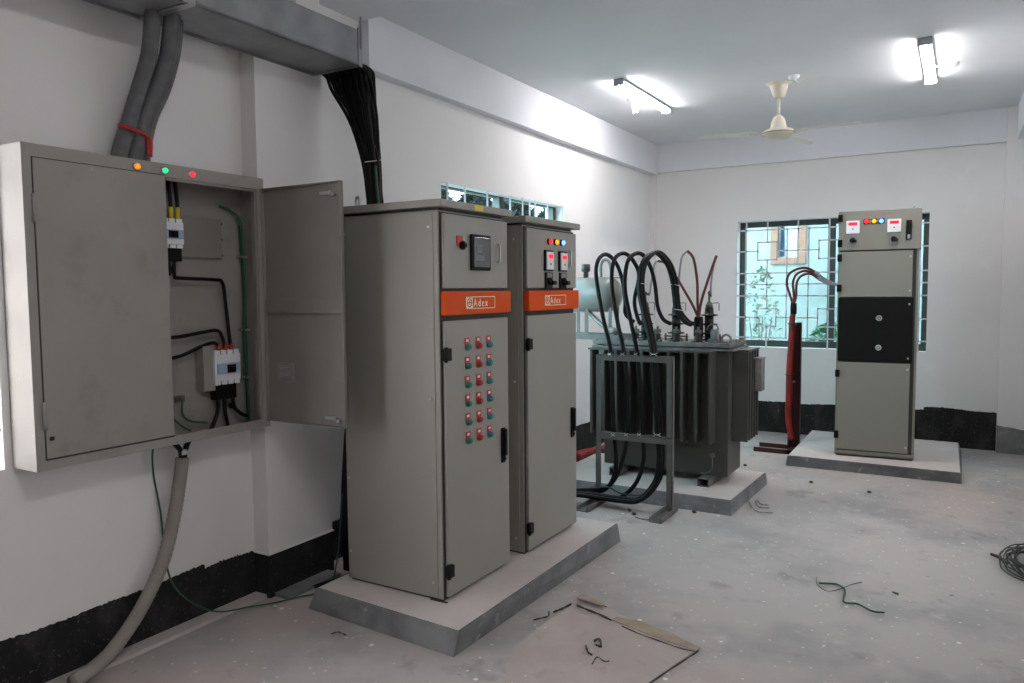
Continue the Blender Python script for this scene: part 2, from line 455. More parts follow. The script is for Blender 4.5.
grille_bars(b, ya, segs, sq)
obj('security_grille', b, m_grille, wroot)

for nm, (Y0, Y1, Z0, Z1), vs in (('window_1', W1, None), ('window_2', W2, [4.62, 4.85, 5.17, 5.526, 5.737, 5.861, 5.961, 6.198, 6.50])):
    r = thing(nm, None, None, (LX - .1, (Y0 + Y1) / 2, Z0)); r['kind'] = 'structure'
    b = BM()
    a, c = LX - .16, LX - .09
    for (p, q) in ((Y0, Y0 + .05), (Y1 - .05, Y1), ((Y0 + Y1) / 2 - .035, (Y0 + Y1) / 2 + .035)): box(b, a, c, p, q, Z0, Z1)
    box(b, a + .001, c - .001, Y0 + .05, Y1 - .05, Z0, Z0 + .05); box(b, a + .001, c - .001, Y0 + .05, Y1 - .05, Z1 - .006, Z1)
    obj('window_frame', b, m_alum, r)
    b = BM(); box(b, LX - .13, LX - .125, Y0 + .04, Y1 - .04, Z0 + .04, Z1 - .01); obj('glass_pane', b, m_clear if nm == 'window_1' else m_glass, r)
    b = BM()
    if vs is None: vs = [Y0 + .1, Y0 + .33, Y0 + .65, Y0 + .97, Y0 + 1.3, Y0 + 1.62]
    segs = [((v, Z0), (v, Z1)) for v in vs]
    zz = [Z0 + .12, Z0 + .35, Z0 + .62, Z0 + .85, Z0 + 1.1] if nm == 'window_2' else [Z0 + .16, Z0 + .36, Z0 + .62, Z0 + .9, Z0 + 1.2]
    segs += [((Y0, z), (Y1, z)) for z in zz]
    grille_bars(b, LX - .02 if nm == 'window_1' else LX + .006, segs, [], ax='x', r=.007)
    obj('security_grille', b, m_grille, r)

r = thing('fill_window', None, None, (RX + .1, (W5[0] + W5[1]) / 2, W5[2])); r['kind'] = 'structure'  # out of view, added as fill light for the cabinet fronts
b = BM()
for (p, q) in ((W5[0], W5[0] + .05), (W5[1] - .05, W5[1]), (4.97, 5.03)): box(b, RX + .08, RX + .14, p, q, W5[2], W5[3])
box(b, RX + .08, RX + .14, W5[0], W5[1], W5[2], W5[2] + .05); box(b, RX + .08, RX + .14, W5[0], W5[1], W5[3] - .05, W5[3])
obj('window_frame', b, m_alum, r)
b = BM(); box(b, RX + .107, RX + .112, W5[0] + .04, W5[1] - .04, W5[2] + .04, W5[3] - .04); obj('glass_pane', b, m_clear, r)

# ------------------------------------------------------------------ outside
b = BM(); box(b, -16, 8, -12, 18, -.6, -.5); struct('ground_outside', b, m_earth)
b = BM(); wall_y(b, 11.6, 11.8, -5.5, 1.5, -.5, 3.05, [(-2.34, -1.99, 2.1, 3.0)]); 
nb = thing('neighbouring_house', 'pale green rendered house wall seen through the back window', 'house', (-2, 11.6, -.5))
obj('house_wall', b, m_mint, nb)
wf = thing('x', None, None); bpy.data.objects.remove(wf)
b = BM()
for a in ((-2.42, -2.32, 2.0, 3.0), (-2.03, -1.93, 2.0, 3.0), (-2.32, -2.03, 2.0, 2.09), (-2.32, -2.03, 2.92, 3.0)): box(b, a[0], a[1], 11.56, 11.66, a[2], a[3], .004)
hf = obj('timber_window_frame', b, m_wood, nb); hf['label'] = 'raw timber window frame'
b = BM(); box(b, -2.33, -2.0, 11.68, 11.70, 2.09, 2.95); c1 = obj('curtain', b, m_pale, hf)
b = BM(); prism(b, [(-2.29, 11.67, 2.9), (-2.26, 11.67, 2.9), (-2.24, 11.67, 2.12), (-2.30, 11.67, 2.12)], (0, -.01, 0)); obj('curtain', b, m_bluec, hf)


def bush(name, cx, cy, z0, rx, ry, h, n, m, label, cat, size=.07, group=None):
    r = thing(name, label, cat, (cx, cy, -.5), group)
    b = BM(); rnd = random.Random(int(cx * 100 + cy * 10))
    for k in range(n):
        a = rnd.uniform(0, 6.283); t = rnd.random() ** .5; zc = rnd.random()
        prof = math.sin(min(1, zc * .85 + .15) * math.pi) ** .5
        p = Vector((cx + rx * t * prof * math.cos(a), cy + ry * t * prof * math.sin(a), z0 + h * zc))
        d = Vector((rnd.uniform(-1, 1), rnd.uniform(-1, 1), rnd.uniform(-.6, .6))).normalized()
        e = d.cross(Vector((rnd.uniform(-1, 1), rnd.uniform(-1, 1), rnd.uniform(-1, 1)))).normalized()
        s = size * rnd.uniform(.6, 1.3)
        vs = [b.verts.new(p - d * s), b.verts.new(p + e * s * .4), b.verts.new(p + d * s), b.verts.new(p - e * s * .4)]
        b.faces.new(vs)
    obj('foliage', b, m, r, recalc=False)
    b = BM()
    for k in range(4):
        a = k * 1.6; tube(b, [(cx, cy, -.5), (cx + .15 * rx * math.cos(a), cy + .15 * ry * math.sin(a), z0 + .1 * h), (cx + .5 * rx * math.cos(a), cy + .5 * ry * math.sin(a), z0 + .6 * h)], .007, 5)
    obj('stem', b, m_bark, r)


bush('leafy_bush', -1.42, 10.35, .2, .38, .3, 1.0, 1100, m_leaf, 'bright green bush outside the lower right of the back window', 'bush', .05)
bush('leafy_bush', -2.38, 10.8, .2, .3, .3, 1.75, 420, m_leafp, 'pale sparse shrub outside the left side of the back window', 'bush', .045)
for k, (yy, hh) in enumerate(((9.6, 3.5), (10.95, 3.45), (12.3, 3.5), (13.65, 3.35))):
    bush('dark_tree', -7.2, yy, .3, .8, .60, hh - .45, 5200, m_leafd, 'dark tree outside the window above the cabinets', 'tree', .14, 'dark trees outside the left window')


# ------------------------------------------------------------------ wall-mounted distribution box
BX = -3.10   # front plane
by0, by1, bz0, bz1 = 1.575, 2.745, .952, 2.232
db = thing('distribution_box', 'large dusty grey steel wall box with its right door hanging open', 'electrical box', (LX, 2.16, bz0))
b = BM()
fx_ = BX - .004
box(b, LX + .001, fx_, by0, by0 + .003, bz0, bz1); box(b, LX + .001, fx_, by1 - .003, by1, bz0, bz1)
box(b, LX + .001, fx_, by0 + .003, by1 - .003, bz1 - .003, bz1); box(b, LX + .001, fx_, by0 + .003, by1 - .003, bz0, bz0 + .003)
box(b, LX + .002, LX + .005, by0 + .003, by1 - .003, bz0 + .003, bz1 - .003)
box(b, fx_, BX, by0, by0 + .038, bz0, bz1); box(b, fx_, BX, by1 - .045, by1, bz0, bz1)
box(b, fx_, BX, by0 + .038, by1 - .045, bz1 - .058, bz1); box(b, fx_, BX, by0 + .038, by1 - .045, bz0, bz0 + .042)
obj('enclosure', b, m_box, db)
b = BM()
box(b, BX - .03, fx_ - .0005, by1 - .058, by1 - .045, bz0 + .04, bz1 - .06); box(b, BX - .03, fx_ - .0005, 2.19, by1 - .058, bz1 - .072, bz1 - .06)
obj('door_rebate', b, m_box_in, db)
# closed left door
dl0, dl1 = 1.615, 2.182
b = BM(); box(b, BX - .012, BX + .004, dl0, dl1, .998, 2.178, .002)
dr = obj('door', b, m_box, db); dr['label'] = 'closed left door'
b = BM(); box(b, BX - .003, BX + .0008, dl0 - .005, dl0, .992, 2.182); box(b, BX - .003, BX + .0008, dl0, dl1, .990, .998); box(b, BX - .003, BX + .0008, dl0, dl1, 2.178, 2.182)
obj('door_gap', b, m_cab_in, dr)
for zc in (1.985, 1.17):
    b = BM(); cyl(b, (BX + .008, dl0 - .003, zc - .055), (BX + .008, dl0 - .003, zc + .055), .008, 10); box(b, BX + .003, BX + .008, dl0 - .001, dl0 + .024, zc - .05, zc + .05)
    obj('hinge', b, m_box, dr)
b = BM(); box(b, BX + .003, BX + .014, dl0 + .012, dl0 + .026, 1.07, 1.085); obj('bracket_tab', b, m_oxide, dr)
# open right door: swung 90 degrees, standing out from the wall
dx0, dx1 = BX + .006, -2.55
yd = 2.738
b = BM(); box(b, dx0, dx1, yd, yd + .003, .985, 2.178)
box(b, dx0, dx0 + .003, yd - .018, yd, .985, 2.178); box(b, dx1 - .014, dx1, yd - .018, yd + .003, .985, 2.178)
box(b, dx0, dx1, yd - .018, yd, 2.172, 2.178); box(b, dx0, dx1, yd - .018, yd, .985, .991)
od = obj('door', b, m_box_in, db); od['label'] = 'open right door'
b = BM(); box(b, dx0 + .003, dx1 - .014, yd - .012, yd, 1.545, 1.615, .001); obj('stiffener', b, m_box_in, od)
b = BM(); box(b, -3.025, -2.905, yd - .004, yd, 1.19, 1.29); vp = obj('vent_plate', b, m_box, od)
b = BM()
for k in range(9): box(b, -3.005, -2.925, yd - .008, yd - .004, 1.207 + k * .008, 1.211 + k * .008)
obj('vent_grille', b, m_steel, od)
for zc in (2.125, 1.03):
    b = BM(); lathe(b, [(.012, 0), (.012, .012), (.008, .02)], (-2.625, yd, zc), (0, -1, 0), 12); box(b, -2.69, -2.625, yd - .012, yd - .006, zc - .007, zc + .009, .001); cyl(b, (-2.60, yd, zc - .01), (-2.60, yd - .02, zc - .01), .008)
    o = obj('latch', b, m_steel, od)
# indicator lamps
for y_, m_ in ((2.047, m_lorange), (2.181, m_lgreen), (2.321, m_lred)):
    b = BM(); lathe(b, [(.016, 0), (.016, .008), (.011, .008)], (BX, y_, 2.2), (1, 0, 0), 16)
    o = obj('indicator_lamp', b, m_steel, db)
    b = BM(); lathe(b, [(.0125, .006), (.0125, .013), (.009, .019), (.003, .021)], (BX, y_, 2.2), (1, 0, 0), 16); obj('lamp_lens', b, m_, o)


def breaker(y0, y1, z0, z1, xb, nm='circuit_breaker'):
    """white moulded breaker with blue handle plate, facing +x"""
    w, h = y1 - y0, z1 - z0
    b = BM(); box(b, xb, xb + .055, y0, y1, z0 + h * .12, z1 - h * .12, .003)
    for k in range(4):
        a = y0 + w * (k + .1) / 4
        box(b, xb, xb + .05, a, a + w * .2, z1 - h * .14, z1); box(b, xb, xb + .05, a, a + w * .2, z0, z0 + h * .14)
    o = obj(nm, b, m_white, db)
    b = BM(); box(b, xb + .055, xb + .066, y0 + w * .06, y1 - w * .06, z0 + h * .33, z0 + h * .62, .002); obj('face_plate', b, m_blue, o)
    b = BM(); box(b, xb + .066, xb + .074, y0 + w * .42, y0 + w * .72, z0 + h * .35, z0 + h * .58); box(b, xb + .072, xb + .09, y0 + w * .5, y0 + w * .64, z0 + h * .42, z0 + h * .52); obj('toggle', b, m_black, o)
    return o


b = BM(); box(b, LX + .006, LX + .03, 2.0, 2.60, 1.825, 2.022, .002); mp = obj('mounting_plate', b, m_box_in, db)
for zc in (2.0, 1.92, 1.84):
    b = BM(); box(b, LX + .008, LX + .02, 2.60, 2.612, zc - .006, zc + .006); obj('plate_screw', b, m_black, mp)
breaker(2.19, 2.34, 1.862, 2.0, LX + .03)
breaker(2.49, 2.645, 1.185, 1.36, LX + .03)
b = BM(); box(b, LX + .006, LX + .07, 2.435, 2.50, 1.16, 1.385, .002); obj('terminal_box', b, m_box, db)
b = BM(); box(b, LX + .03, LX + .08, 2.50, 2.62, 1.11, 1.19, .003); obj('terminal_shroud', b, m_black, db)
b = BM(); box(b, LX + .03, LX + .08, 2.23, 2.33, 1.80, 1.862, .003); obj('terminal_shroud', b, m_black, db)
xb = LX + .06
for k, yy in enumerate((2.235, 2.285, 2.32)):
    b = BM(); tube(b, [(xb + .01, yy, 2.0), (xb + .01, yy, 2.09), (xb + .01, yy - .01, 2.2)], .009, 8); o = obj('feed_cable', b, m_cable, db)
    b = BM(); tube(b, [(xb + .01, yy, 2.0), (xb + .01, yy, 2.055)], .0105, 8, smooth=False); obj('phase_tape', b, m_yellow, o)
for (pts) in ([(2.27, 1.80), (2.27, 1.74), (2.15, 1.72)], [(2.30, 1.80), (2.30, 1.73), (2.33, 1.722), (2.52, 1.715), (2.57, 1.70), (2.585, 1.6), (2.60, 1.45), (2.61, 1.36)],
              [(2.15, 1.44), (2.3, 1.44), (2.44, 1.455), (2.53, 1.46), (2.56, 1.42), (2.575, 1.36)], [(2.15, 1.34), (2.3, 1.345), (2.43, 1.385), (2.50, 1.40), (2.53, 1.385), (2.535, 1.355)]):
    b = BM(); tube(b, [(xb, y_, z_) for y_, z_ in pts], .009, 8); o = obj('wiring_cable', b, m_cable, db)
b = BM()
for yy in (2.535, 2.575, 2.61): tube(b, [(xb, yy, 1.345), (xb, yy, 1.39)], .0115, 8, smooth=False)
obj('red_tape', b, m_red, db)
for pts in ([(2.52, 1.12), (2.515, 1.05), (2.47, .96)], [(2.56, 1.12), (2.56, 1.05), (2.575, .97)], [(2.61, 1.12), (2.62, 1.06), (2.66, 1.02), (2.70, 1.0)]):
    b = BM(); tube(b, [(xb, y_, z_) for y_, z_ in pts], .010, 8); obj('wiring_cable', b, m_cable, db)
b = BM(); box(b, LX + .006, LX + .02, 2.24, 2.36, 1.12, 1.15)
for yy in (2.25, 2.28, 2.31, 2.34): cyl(b, (LX + .02, yy, 1.135), (LX + .035, yy, 1.135), .008)
obj('earth_bar', b, m_brass, db)
for pts in ([(2.28, 1.13), (2.28, 1.05), (2.33, 1.0), (2.37, .975)], [(2.33, 1.13), (2.33, 1.06), (2.38, 1.02), (2.47, 1.0)]):
    b = BM(); tube(b, [(LX + .04, y_, z_) for y_, z_ in pts], .0055, 6); obj('earth_wire', b, m_green, db)
b = BM(); tube(b, [(LX + .02, 2.60, 2.09), (LX + .03, 2.66, 2.07), (LX + .05, 2.705, 2.0), (LX + .06, 2.712, 1.7), (LX + .055, 2.70, 1.4), (LX + .06, 2.71, 1.1), (LX + .06, 2.71, .98)], .007, 8)
tube(b, [(LX + .03, 2.715, 2.0), (LX + .04, 2.722, 1.6), (LX + .04, 2.722, 1.0)], .007, 6); gw = obj('earth_wire', b, m_green, db)
for zc in (1.83, 1.45, 1.2):
    b = BM(); box(b, LX + .006, LX + .072, 2.70, 2.725, zc, zc + .010, .002); obj('cable_clip', b, m_box, db)
b = BM(); lathe(b, [(.014, 0), (.014, .008)], (LX + .005, 2.64, 1.06), (1, 0, 0), 12); obj('knockout_plug', b, m_black, db)

# cables leaving the box underneath, the flexible conduit on the wall
cb = thing('flexible_conduit', 'dusty beige corrugated conduit hanging from the wall box to the floor', 'conduit', (-3.16, 1.9, 0.02))
hp = [(-3.20, 2.29, .86), (-3.205, 2.275, .75), (-3.21, 2.24, .58), (-3.21, 2.17, .38), (-3.20, 2.05, .21), (-3.165, 1.90, .10), (-3.145, 1.80, .06), (-3.12, 1.68, .045)]
b = BM(); tube(b, hp, .030, 12, n=16, ridge=.07); obj('conduit_hose', b, m_hose2, cb)
for pts in ([(-3.20, 2.285, .86), (-3.20, 2.28, .90), (-3.2, 2.24, .945), (-3.2, 2.21, .952)], [(-3.20, 2.30, .86), (-3.20, 2.31, .90), (-3.2, 2.33, .935), (-3.2, 2.36, .952)]):
    b = BM(); tube(b, pts, .013, 8); obj('cable', b, m_cable, cb)
b = BM(); tube(b, [(-3.20, 2.28, .886), (-3.20, 2.31, .886)], .017, 8, smooth=False); obj('cable_tie', b, m_tie, cb)
b = BM(); tube(b, [(-3.22, 2.22, .95), (-3.24, 2.17, .93), (-3.25, 2.17, .80), (-3.25, 2.20, .6), (-3.25, 2.21, .42), (-3.235, 2.23, .27), (-3.2, 2.29, .16), (-3.16, 2.42, .06), (-3.13, 2.60, .024), (-3.08, 2.72, .012), (-3.03, 2.84, .010), (-2.98, 2.93, .012), (-2.96, 3.02, .05), (-2.98, 3.08, .12), (-3.0, 3.13, .25), (-3.0, 3.16, .5)], .0045, 6)
solo('earth_wire', b, m_green, 'thin green wire curving from the conduit over the floor to the concrete plinth', 'wire')

# grey conduits from tray down to the box
for k, (pts, lab) in enumerate((
        ([(-3.05, 2.125, 2.885), (-3.06, 2.124, 2.827), (-3.09, 2.122, 2.691), (-3.14, 2.107, 2.558), (-3.18, 2.080, 2.415), (-3.19, 2.040, 2.29), (-3.19, 2.025, 2.225)], 'left one of three grey flexible conduits dropping into the top of the wall box'),
        ([(-3.02, 2.195, 2.885), (-3.03, 2.195, 2.83), (-3.07, 2.198, 2.70), (-3.12, 2.175, 2.56), (-3.165, 2.14, 2.43), (-3.18, 2.105, 2.29), (-3.18, 2.09, 2.225)], 'middle one of three grey flexible conduits between duct and wall box'),
        ([(-3.06, 2.243, 2.885), (-3.06, 2.243, 2.82), (-3.09, 2.240, 2.70), (-3.14, 2.225, 2.57), (-3.19, 2.19, 2.44), (-3.205, 2.16, 2.30), (-3.205, 2.155, 2.225)], 'right one of three grey flexible conduits, half hidden, entering the wall box'))):
    b = BM(); tube(b, pts, .034 if k < 2 else .027, 12, n=14, ridge=.03); solo('flexible_conduit', b, m_hose, lab, 'conduit', 'grey conduits above the wall box')
b = BM()
tube(b, [(-3.16, 2.01, 2.375), (-3.14, 2.035, 2.372), (-3.135, 2.075, 2.363), (-3.13, 2.115, 2.353), (-3.14, 2.135, 2.33), (-3.145, 2.138, 2.27)], .0085, 6)
tube(b, [(-3.14, 2.10, 2.358), (-3.13, 2.14, 2.335), (-3.145, 2.15, 2.26)], .008, 6)
solo('red_tie_strip', b, m_red, 'red strip tied round the grey conduits above the wall box', 'strap')

# ------------------------------------------------------------------ cable duct
TX0, TX1, TZ0, TZ1 = -3.165, -2.82, 2.862, 3.05
duct = thing('cable_duct', 'galvanised steel cable duct hung below the ceiling along the left wall', 'cable duct', ((TX0 + TX1) / 2, 1.6, TZ0))


def duct_sec(y0, y1):
    b = BM()
    box(b, TX0, TX1, y0, y1, TZ0 + .008, TZ0 + .012)
    box(b, TX1 - .003, TX1, y0, y1, TZ0, TZ1); box(b, TX0, TX0 + .003, y0, y1, TZ0, TZ1)
    box(b, TX0, TX1, y0, y1, TZ1 - .003, TZ1)
    box(b, TX1 - .022, TX1, y0, y1, TZ0, TZ0 + .003); box(b, TX0, TX0 + .018, y0, y1, TZ0, TZ0 + .003)
    return b


obj('duct_section', duct_sec(-2.0, 2.125), m_tray, duct)
obj('duct_section', duct_sec(2.16, 3.19), m_tray, duct)
b = BM(); box(b, TX0 - .002, TX1 + .003, 2.125, 2.16, TZ0 - .003, TZ0 + .004); box(b, TX1, TX1 + .004, 2.10, 2.16, TZ0, TZ1 + .003); obj('joint_strip', b, m_steel, duct)
b = BM(); box(b, TX0, TX1, 3.17, 3.19, TZ0 - .002, TZ0 + .003); box(b, TX1 - .004, TX1 + .004, 3.17, 3.20, TZ0 - .004, TZ1 + .01); box(b, TX1 + .004, TX1 + .010, 3.185, 3.195, TZ0 + .09, TZ1 + .07)
obj('end_bracket', b, m_tray, duct)
for yy in (0.4, 1.9, 3.0):
    b = BM(); box(b, TX0 + .02, TX0 + .04, yy, yy + .03, TZ1, CZ); obj('hanger', b, m_steel, duct)

# black cable bundle falling from the duct end behind the cabinet
bun = thing('cable_bundle', 'thick bundle of black cables dropping from the duct end behind the push-button cabinet', 'cables', (-2.9, 3.24, 0))
rnd = random.Random(3)
for k in range(24):
    i, j = k % 8, k // 8
    t = i / 7
    ox, oy = rnd.uniform(-.008, .008), rnd.uniform(-.01, .01)
    x_top = -3.12 + .285 * t; yt = 3.235 + .03 * j
    px = -2.85 + .062 * t; py = 3.255 + .022 * j
    pts = [(x_top - .01, yt - .12, 2.885), (x_top, yt, 2.865), (x_top + .03 * (1 - t) + .01, yt + .005 + oy, 2.78),
           ((x_top * .5 + px * .5) + ox + .03 * (1 - t), (yt + py) / 2 + oy, 2.60), (x_top * .12 + px * .88 + ox, py + oy, 2.40), (px + ox * .4, py, 2.22), (px, py, 2.02),
           (px - .10, py, 1.5), (px - .19, py, .9), (px - .22, py - .02, .4), (px - .20, py - .03, .03)]
    b = BM(); tube(b, pts, .0105, 6, n=5); obj('cable', b, m_cable, bun)
b = BM(); tube(b, [(-2.80, 3.20, 2.80), (-2.775, 3.21, 2.7), (-2.752, 3.22, 2.55), (-2.755, 3.23, 2.42)], .008, 6); tube(b, [(-2.80, 3.22, 2.84), (-2.768, 3.22, 2.75), (-2.74, 3.22, 2.6), (-2.74, 3.23, 2.42), (-2.755, 3.24, 2.3)], .008, 6); obj('cable', b, m_cable, bun)
b = BM(); tube(b, [(-2.755, 3.22, 2.33), (-2.75, 3.22, 2.22), (-2.735, 3.215, 2.12), (-2.735, 3.215, 2.05)], .008, 6); o = obj('earth_cable', b, m_green, bun)
b = BM(); tube(b, [(-2.755, 3.22, 2.44), (-2.73, 3.22, 2.35), (-2.722, 3.22, 2.2), (-2.725, 3.22, 2.05)], .003, 5); obj('thin_wire', b, m_redcore, bun)
b = BM()
for zc, w in ((2.37, .052), (2.12, .045)):
    pts = [(-2.815 + w * math.cos(a), 3.275 + .045 * math.sin(a), zc + .01 * math.sin(a)) for a in [2 * math.pi * q / 16 for q in range(17)]]
    tube(b, pts, .0025, 5, smooth=False)
obj('cable_tie', b, m_tie, bun)

# ------------------------------------------------------------------ concrete plinths


def plinth(name, top, base, z, label):
    """top & base: 4 (x,y) corners"""
    b = BM()
    T = [b.verts.new((*p, z)) for p in top]; B_ = [b.verts.new((*p, 0)) for p in base]
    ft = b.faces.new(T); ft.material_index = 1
    b.faces.new(B_[::-1])
    for k in range(4): b.faces.new((T[k], T[(k + 1) % 4], B_[(k + 1) % 4], B_[k]))
    r = bmesh.ops.bevel(b, geom=[e for e in ft.edges], offset=.006, segments=2, affect='EDGES')
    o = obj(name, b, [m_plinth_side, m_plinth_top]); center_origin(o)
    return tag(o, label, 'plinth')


plinth('concrete_plinth', [(-1.892, 2.712), (-1.885, 4.52), (-2.83, 4.52), (-2.815, 2.765)], [(-1.925, 2.715), (-1.88, 4.56), (-2.88, 4.56), (-2.89, 2.775)], .13, 'long concrete plinth under the two cabinets with orange bands')
plinth('concrete_plinth', [(-1.407, 5.52), (-1.375, 6.52), (-2.95, 6.56), (-2.93, 5.52)], [(-1.392, 5.465), (-1.365, 6.53), (-3.0, 6.6), (-2.97, 5.47)], .10, 'concrete plinth under the transformer')
plinth('concrete_plinth', [(.043, 7.268), (.022, 8.694), (-1.358, 8.72), (-1.345, 7.286)], [(.052, 7.30), (.05, 8.72), (-1.40, 8.76), (-1.362, 7.30)], .10, 'low concrete plinth under the tall switchgear cabinet by the back wall')


# ------------------------------------------------------------------ cabinets with orange bands
def text_mesh(body, size, name, mat, parent, origin, right, up, depth=.0008):
    cu = bpy.data.curves.new(name, 'FONT'); cu.body = body; cu.size = size; cu.extrude = depth; cu.space_character = 1.45
    t = bpy.data.objects.new(name, cu); COL.objects.link(t)
    bpy.context.view_layer.update()
    me = bpy.data.meshes.new_from_object(t.evaluated_get(bpy.context.evaluated_depsgraph_get()))
    bpy.data.objects.remove(t)
    right, up = Vector(right), Vector(up); nrm = right.cross(up)
    mt = Matrix.Translation(Vector(origin)) @ Matrix((right, up, nrm)).transposed().to_4x4()
    me.transform(Matrix.Diagonal((.80, 1, 1, 1))); me.transform(mt); me.materials.clear(); me.materials.append(mat)
    bb = bmesh.new(); bb.from_mesh(me); return obj(name, bb, mat, parent)


def band_logo(parent, x, yc, zc, w, h):
    """cream outline box, square with ring symbol, word"""
    y0, y1, z0, z1 = yc - w / 2, yc + w / 2, zc - h / 2, zc + h / 2
    t = .004; b = BM(); e = x + .0012
    box(b, x, e, y0, y1, z0, z0 + t); box(b, x, e, y0, y1, z1 - t, z1); box(b, x, e, y1 - t, y1, z0, z1)
    box(b, x, e, y0, y0 + h * .95, z0, z1)
    lg = obj('logo_frame', b, m_cream, parent)
    b = BM(); cy_ = y0 + h * .48
    torus(b, (e, cy_, zc), h * .32, .0028, (1, 0, 0), 20, 6)
    box(b, e - .001, e + .001, cy_ - h * .3, cy_ + h * .25, zc - .0025, zc + .0025); box(b, e - .001, e + .001, cy_ - .0025, cy_ + .0025, zc - h * .16, zc + h * .16)
    box(b, e - .001, e + .001, cy_ - h * .12, cy_ + h * .12, zc + h * .12, zc + h * .12 + .004)
    obj('logo_symbol', b, m_orange, parent)
    text_mesh('Adex', h * .92, 'logo_text', m_cream, parent, (e, y0 + h * 1.10, zc - h * .31), (0, 1, 0), (0, 0, 1))


def cabinet(y0, y1, fx, label, kind, z1=2.045):
    """floor-standing panel facing +x; fx = door face"""
    z0 = .13
    xr = fx - .635
    t = thing('control_cabinet', label, 'cabinet', ((xr + fx) / 2, (y0 + y1) / 2, z0))
    b = BM(); box(b, xr, fx - .022, y0, y1, z0 + .012, z1 - .012, .003); body = obj('cabinet_body', b, m_cab, t)
    b = BM(); box(b, xr + .01, fx - .03, y0 + .012, y1 - .012, z0, z0 + .014); obj('base_frame', b, m_cab_in, t)
    b = BM(); box(b, xr + .01, fx - .03, y0 + .012, y1 - .012, z1 - .014, z1); obj('roof_gasket', b, m_cab_in, t)
    # side panel (near side) slightly proud
    b = BM(); box(b, xr + .01, fx - .05, y0 - .004, y0, z0 + .02, z1 - .02, .0015); sp = obj('side_panel', b, m_cab, t)
    for xx, zz in ((xr + .02, z1 - .1), (fx - .075, z1 - .09), (xr + .02, z0 + .55), (xr + .02, z0 + .16), (fx - .075, z0 + .09), (fx - .075, z0 + 1.0)):
        b = BM(); lathe(b, [(.007, 0), (.007, .003), (.004, .006)], (xx, y0 - .003, zz), (0, -1, 0), 10); obj('screw', b, m_steel, sp)
    # lid
    b = BM(); box(b, xr - .015, fx + .018, y0 - .028, y1 + .028, z1, z1 + .036, .004); lid = obj('roof_lid', b, m_cab, t)
    # doors
    d0, d1 = y0 + .018, y1
    b = BM(); box(b, fx - .018, fx, d0, d1, 1.662, z1 - .028, .004); ud = obj('upper_door', b, m_cab, t)
    b = BM(); box(b, fx - .018, fx, d0, d1, z0 + .022, 1.505, .004); ld = obj('lower_door', b, m_cab, t)
    b = BM(); box(b, fx - .021, fx - .018, d0 - .012, d1 - .002, z0 + .015, z1 - .02); obj('door_seal', b, m_cab_in, t)
    b = BM(); box(b, fx - .018, fx + .018, d0 - .012, d1 + .006, 1.532, 1.648, .007); bd = obj('orange_band', b, m_orange, t); bd['label'] = 'orange band with cream lettering'
    w = .27
    band_logo(bd, fx + .018, (d0 + d1) / 2 - .004, 1.59, w, .062)
    for zc in (1.345, z0 + .155):
        b = BM(); box(b, fx - .004, fx + .022, d0 - .022, d0 + .022, zc - .03, zc + .03, .004); cyl(b, (fx + .012, d0 - .014, zc - .036), (fx + .012, d0 - .014, zc + .036), .010, 10); obj('hinge', b, m_black, t)
    # swing handle
    b = BM(); box(b, fx, fx + .012, d1 - .085, d1 - .05, .72, .91, .005); box(b, fx + .010, fx + .028, d1 - .08, d1 - .056, .76, .905, .006); cyl(b, (fx + .01, d1 - .067, .742), (fx + .02, d1 - .067, .742), .008, 10); obj('swing_handle', b, m_black, t)
    b = BM(); tube(b, [(fx, d1 - .1, 1.80), (fx + .014, d1 - .1, 1.805), (fx + .014, d1 - .1, 1.885), (fx, d1 - .1, 1.89)], .005, 8, n=4); obj('pull_handle', b, m_steel, t)
    b = BM(); torus(b, (xr + .09, y0 + .03, z1 + .062), .024, .007, (0.5, 1, 0), 18, 8); lathe(b, [(.016, 0), (.016, .008), (.008, .016)], (xr + .09, y0 + .03, z1 + .034), (0, 0, 1), 12); obj('lifting_eye', b, m_steel, t)
    return t, ud, ld, d0, d1


c1, ud, ld, d0, d1 = cabinet(2.935, 3.535, -2.115, 'front grey control cabinet with a grid of red and green push buttons on its door', 'a')
fx = -2.115
b = BM(); box(b, fx - .10, fx - .0, 2.93, 2.945, .120, .134); obj('base_shim', b, m_dark, c1)
b = BM(); box(b, fx + .018, fx + .0195, 3.19, 3.27, 2.050, 2.076); st = obj('warning_sticker', b, m_yellow, c1)
# rotary switch
b = BM(); box(b, fx, fx + .006, 3.055, 3.105, 1.868, 1.918, .002); sw = obj('selector_switch', b, m_red, c1)
b = BM(); lathe(b, [(.022, .004), (.022, .016), (.012, .024)], (fx, 3.095, 1.872), (1, 0, 0), 16); box(b, fx + .02, fx + .030, 3.082, 3.108, 1.862, 1.882, .004); obj('knob', b, m_black, sw)
# meter
b = BM(); box(b, fx, fx + .016, 3.17, 3.345, 1.752, 1.932, .005); me_ = obj('power_meter', b, m_black, c1)
b = BM(); box(b, fx + .016, fx + .020, 3.186, 3.33, 1.768, 1.918, .002); obj('meter_window', b, m_lcd, me_)
b = BM(); box(b, fx + .0195, fx + .021, 3.21, 3.25, 1.845, 1.875); box(b, fx + .0195, fx + .021, 3.20, 3.275, 1.80, 1.83); obj('meter_display', b, m_lcd2, me_)
# 18 push buttons: built once, then copied
zrow = [1.382, 1.287, 1.192, 1.098, 1.003, .910]
ycol = [3.135, 3.235, 3.335]


